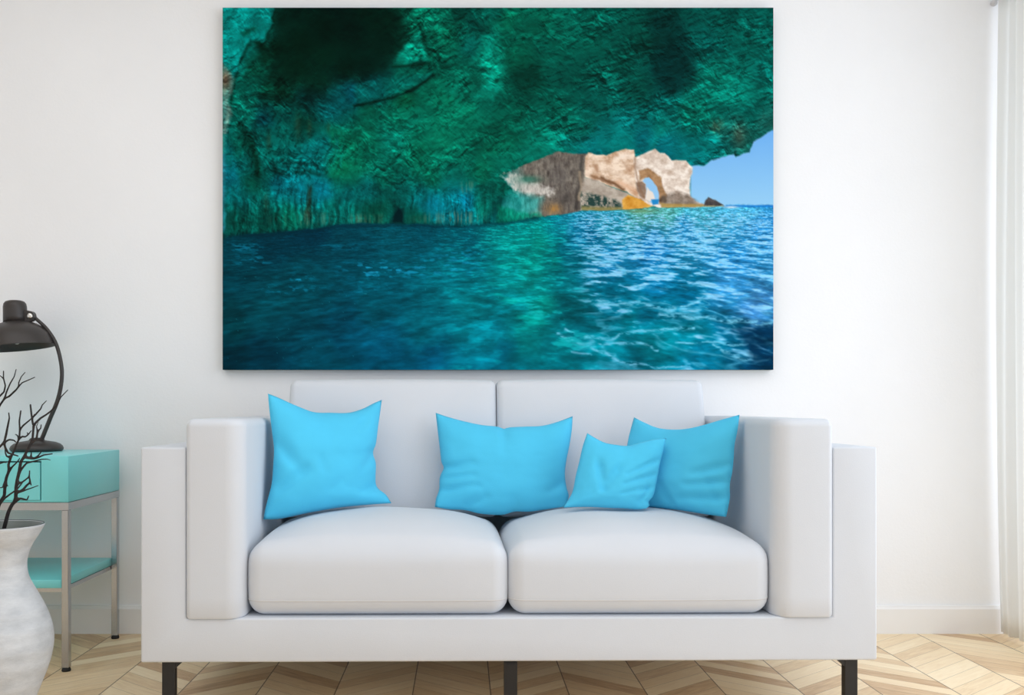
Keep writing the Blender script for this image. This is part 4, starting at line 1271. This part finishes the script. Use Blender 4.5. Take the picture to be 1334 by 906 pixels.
def branch(name, chains, label, d_root, d_tip):
    """chains: list of pixel polylines; the first is the main stem, others start on a point already used"""
    verts, edges, radii = [], [], []
    key = {}

    def dep(x, y):
        t = min(1, max(0, (700 - y) / 190))
        wob = 0.012 * math.sin(x * 0.21 + y * 0.05) * t
        return lerp(d_root, d_tip, t) + wob

    def add(x, y, r):
        kk = (round(x, 1), round(y, 1))
        if kk in key:
            return key[kk]
        key[kk] = len(verts)
        verts.append(P(x, y, dep(x, y)))
        radii.append(r * 1.4)
        return key[kk]
    for ch, r0, r1 in chains:
        n = len(ch)
        prev = None
        for i, (x, y) in enumerate(ch):
            if i == 0 and verts and (round(x, 1), round(y, 1)) not in key:
                # join to the nearest vertex already placed
                q = P(x, y, dep(x, y))
                cur = min(range(len(verts)), key=lambda k_: (verts[k_] - q).length)
            else:
                cur = add(x, y, lerp(r0, r1, i / (n - 1)))
            if prev is not None and prev != cur:
                edges.append((prev, cur))
            prev = cur
    me = bpy.data.meshes.new(name)
    me.from_pydata([tuple(v) for v in verts], edges, [])
    o = bpy.data.objects.new(name, me)
    COL.objects.link(o)
    md = o.modifiers.new('skin', 'SKIN')
    md.use_smooth_shade = True
    sv = me.skin_vertices[0].data
    for i, r in enumerate(radii):
        sv[i].radius = (r, r)
        sv[i].use_root = (i == 0)
    md2 = o.modifiers.new('sub', 'SUBSURF')
    md2.levels = 1
    md2.render_levels = 1
    dg = bpy.context.evaluated_depsgraph_get()
    m2 = bpy.data.meshes.new_from_object(o.evaluated_get(dg))
    o.modifiers.clear()
    o.data = m2
    m2.materials.clear()
    m2.materials.append(M_TWIG)
    for p in m2.polygons:
        p.use_smooth = True
    root = Vector(verts[0])
    m2.transform(Matrix.Translation(-root))
    o.location = root
    return tag(o, label, 'branch', 'dry branches in the white vase')


branch('dry_branch', [
    ([(-6, 927), (-8, 860), (-6, 790), (-2, 730), (4.3, 692.7), (7.9, 679), (10.8, 667.6), (15.8, 657.5), (20.8, 652.5), (20.1, 641.7), (21.5, 630), (24.4, 617.3), (27.3, 601.6), (31.6, 595.1), (35, 588), (40, 578.6), (42.4, 571.7), (43.7, 557), (41.5, 545), (39.5, 526.6)], 0.0048, 0.0017),
    ([(20.8, 652.5), (26.5, 649.6), (35.2, 651.8), (37.6, 646)], 0.0030, 0.0010),
    ([(20.1, 641.7), (28.7, 640.3), (34.4, 633), (39.5, 628.8), (38, 621.6), (38.7, 613)], 0.0030, 0.0011),
    ([(39.5, 628.8), (40.9, 633)], 0.0015, 0.0008),
    ([(28.7, 640.3), (33, 638.9), (41.6, 636), (50.2, 632.7)], 0.0018, 0.0007),
    ([(21.5, 630), (28.7, 628.8), (34.4, 624.5), (38, 621.6)], 0.0020, 0.0012),
    ([(24.4, 617.3), (28, 611.6), (34.4, 603.7), (43, 601.6), (54.5, 598.7), (61.7, 598.5), (66, 600)], 0.0026, 0.0006),
    ([(31.6, 595.1), (40.2, 598), (47.3, 597.3), (57.4, 593), (68.9, 591.5)], 0.0032, 0.0010),
    ([(40.2, 598), (40.9, 588.7)], 0.0014, 0.0008),
    ([(47.3, 597.3), (54.5, 587.9)], 0.0014, 0.0007),
    ([(43.7, 557), (45.7, 551.8), (53, 545), (59.6, 541), (66.2, 536), (74, 528), (79.5, 517.4), (88.7, 508)], 0.0026, 0.0008),
    ([(41.5, 545), (45.7, 541), (53, 533), (55, 528), (60.9, 522)], 0.0022, 0.0008),
    ([(40, 578.6), (47.7, 571.7), (49, 562.4), (53, 558.4), (53.6, 553)], 0.0026, 0.0008),
    ([(49, 562.4), (47.5, 556), (50, 550)], 0.0014, 0.0006),
], 'thickest black dry branch in the vase, its twigs crossing the lamp arm', 2.475, 2.43)
branch('dry_branch', [
    ([(3, 927), (0, 860), (-4, 790), (-7, 730), (-8, 695), (-6, 672), (0, 654.6), (5.7, 646), (6.5, 631.7), (8.6, 621.6), (12.2, 613), (10.8, 606), (14.3, 595.8), (18.7, 587), (21.2, 579.6), (25.2, 571.7), (25.8, 559.8), (25.2, 549), (27.2, 534.6)], 0.0044, 0.0014),
    ([(25.8, 559.8), (31, 554), (36.5, 549.5), (43.5, 543.5), (45, 539.5)], 0.0020, 0.0009),
    ([(12.2, 613), (15.8, 608.7), (23, 601.6), (26, 597)], 0.0022, 0.0010),
    ([(14.3, 595.8), (8.6, 595), (7, 590), (6.5, 584)], 0.0022, 0.0010),
    ([(25.2, 571.7), (22, 567), (19.5, 566)], 0.0016, 0.0008),
    ([(25.2, 571.7), (29, 569), (33, 569.5), (37, 566.5), (41, 561)], 0.0022, 0.0010),
    ([(37, 566.5), (35, 563.5)], 0.0012, 0.0007),
    ([(6.5, 631.7), (3, 635.5), (-3, 636.2)], 0.0014, 0.0009),
    ([(6.5, 631.7), (10.8, 633.6)], 0.0012, 0.0006),
], 'black dry branch rising in front of the drawer, forked just above the table top', 2.497, 2.48)
branch('dry_branch', [
    ([(-1, 927), (6, 860), (4, 790), (0, 730), (-3, 695), (-3, 665), (0, 657), (5.7, 649.8), (14.3, 643.4), (21.5, 638.6), (27, 632), (30, 627.5)], 0.0034, 0.0012),
    ([(-3, 665), (-12, 640), (-14, 612), (-6, 588), (0, 582), (5.3, 577), (12, 573), (18.5, 574), (21, 577)], 0.0034, 0.0012),
    ([(5.3, 577), (8, 566.4), (10.6, 553), (12.2, 545), (11.3, 537.5)], 0.0026, 0.0010),
    ([(5.3, 577), (7, 584), (10.5, 590.5), (17, 592.5), (24, 594.5)], 0.0024, 0.0012),
    ([(-14, 612), (-3, 605), (5, 602.5), (9, 603)], 0.0022, 0.0010),
], 'black dry branch arching over the vase rim towards the lamp base', 2.452, 2.385)
branch('dry_branch', [
    ([(4, 926), (-6, 860), (-10, 790), (-12, 730), (-14, 695), (-22, 640), (-22, 590), (-14, 555), (0, 528), (6, 519.4), (8.5, 510.8), (13.2, 500), (18.5, 491), (21.2, 481)], 0.0042, 0.0009),
    ([(6, 519.4), (12, 516.7), (21.2, 508), (24.5, 503.5), (29, 498.8), (37, 495.5), (45.7, 491.6)], 0.0022, 0.0009),
    ([(24.5, 503.5), (24.5, 498.5), (27.8, 491), (33, 485)], 0.0015, 0.0008),
    ([(-14, 555), (-8, 526), (0, 516), (5.3, 510.8), (7, 502.8), (4.5, 493), (4.6, 483)], 0.0026, 0.0011),
    ([(4.5, 493), (-1, 489)], 0.0012, 0.0008),
], 'tallest black dry branch in the vase, its tips forking under the lamp shade', 2.512, 2.54)

# ------------------------------------------------------------------ curtain and rod
cz0, cz1 = 0.012, 2.362
y0c, y1c = 3.00, 3.496
ny, nz_ = 220, 30
bm = bmesh.new()
gr = []
CN = Noise(5)
for j in range(nz_ + 1):
    v = j / nz_
    z = cz0 + (cz1 - cz0) * v
    row = []
    for i in range(ny + 1):
        s = i / ny
        y = y1c - (y1c - y0c) * s
        y += 0.008 * math.sin(v * 3.0 + s * 9) * (1 - v)
        ph = s * 2 * math.pi * 10 + 0.7 * math.sin(s * 13 + v * 1.3) + 0.25 * v
        amp = 0.0085 + 0.003 * math.sin(s * 31 + 1)
        x = 1.992 + amp * math.sin(ph) + 0.004 * math.sin(ph * 0.5 + v * 2) - 0.012 * math.sin(v * math.pi) * (1 - s) + 0.012 * (1 - v) ** 4 * (1 - s)
        row.append(bm.verts.new((x, y, z)))
    gr.append(row)
for j in range(nz_):
    for i in range(ny):
        bm.faces.new((gr[j][i], gr[j][i + 1], gr[j + 1][i + 1], gr[j + 1][i]))
cur = obj('curtain', bm, M_CURT, None, True)
md = cur.modifiers.new('thick', 'SOLIDIFY')
md.thickness = 0.0012
tag(cur, 'white sheer floor-length curtain hanging in soft folds at the window wall', 'curtain')
rod = tag(empty('curtain_rod', (2.03, WALL, 2.39)), 'pale grey curtain rod at the top of the white sheer curtain', 'curtain rod')
obj('pole', tube_bm([(2.03, 0.3, 2.392), (2.03, 3.515, 2.392)], 0.011, 20), M_SCREW, rod, True)
bm = bmesh.new()
bmesh.ops.create_uvsphere(bm, u_segments=24, v_segments=16, radius=0.0125, matrix=Matrix.Translation((1.9885, 3.5155, 2.360)))
M_FIN = plain('grey_finial', (205, 205, 208), 0.4)
obj('finial', bm, M_FIN, rod, True)
obj('bracket', tube_bm([(1.9885, 3.516, 2.360), (2.008, 3.516, 2.381), (2.03, 3.516, 2.392)], 0.006, 12), M_FIN, rod, True)

# ------------------------------------------------------------------ light
world = bpy.data.worlds.new('daylight')
S.world = world
world.use_nodes = True
bg = world.node_tree.nodes['Background']
bg.inputs[0].default_value = (0.89, 0.96, 1.055, 1)
bg.inputs[1].default_value = 0.99


def area(name, loc, rot, sx_, sy_, power, col):
    L = bpy.data.lights.new(name, 'AREA')
    L.shape = 'RECTANGLE'
    L.size, L.size_y = sx_, sy_
    L.energy = power
    L.color = col
    o = bpy.data.objects.new(name, L)
    o.location = loc
    o.rotation_euler = rot
    COL.objects.link(o)
    return o


# daylight entering by the window in the right wall
area('window_daylight', (XR + 0.12, (WY0 + WY1) / 2, (WZ0 + WZ1) / 2), (0, math.radians(90), 0), WZ1 - WZ0, WY1 - WY0, 61, (0.89, 0.96, 1.06))
# added overhead fill to lift floor and seat tops, not a fixture of the room
area('ceiling_panel_light', (-0.4, 1.2, ZC - 0.02), (0, 0, 0), 3.6, 3.0, 36, (0.96, 0.99, 1.03))

# ------------------------------------------------------------------ camera
cam = bpy.data.cameras.new('camera')
cam.sensor_fit = 'HORIZONTAL'
cam.sensor_width = 36.0
cam.lens = 36.0 * F / 1334.0
cam.shift_x = (667.0 - VX) / 1334.0
cam.shift_y = (VY - 453.0) / 1334.0
cam.clip_start = 0.05
co_ = bpy.data.objects.new('camera', cam)
co_.location = (0, 0, H)
co_.rotation_euler = (math.radians(90), 0, 0)
COL.objects.link(co_)
S.camera = co_

vs = S.view_settings
vs.view_transform = 'Standard'
vs.look = 'None'
vs.gamma = 1.0
vs.use_curve_mapping = False
vs.exposure = -0.12
S.cycles.use_denoising = True
S.cycles.max_bounces = 10
S.cycles.diffuse_bounces = 6
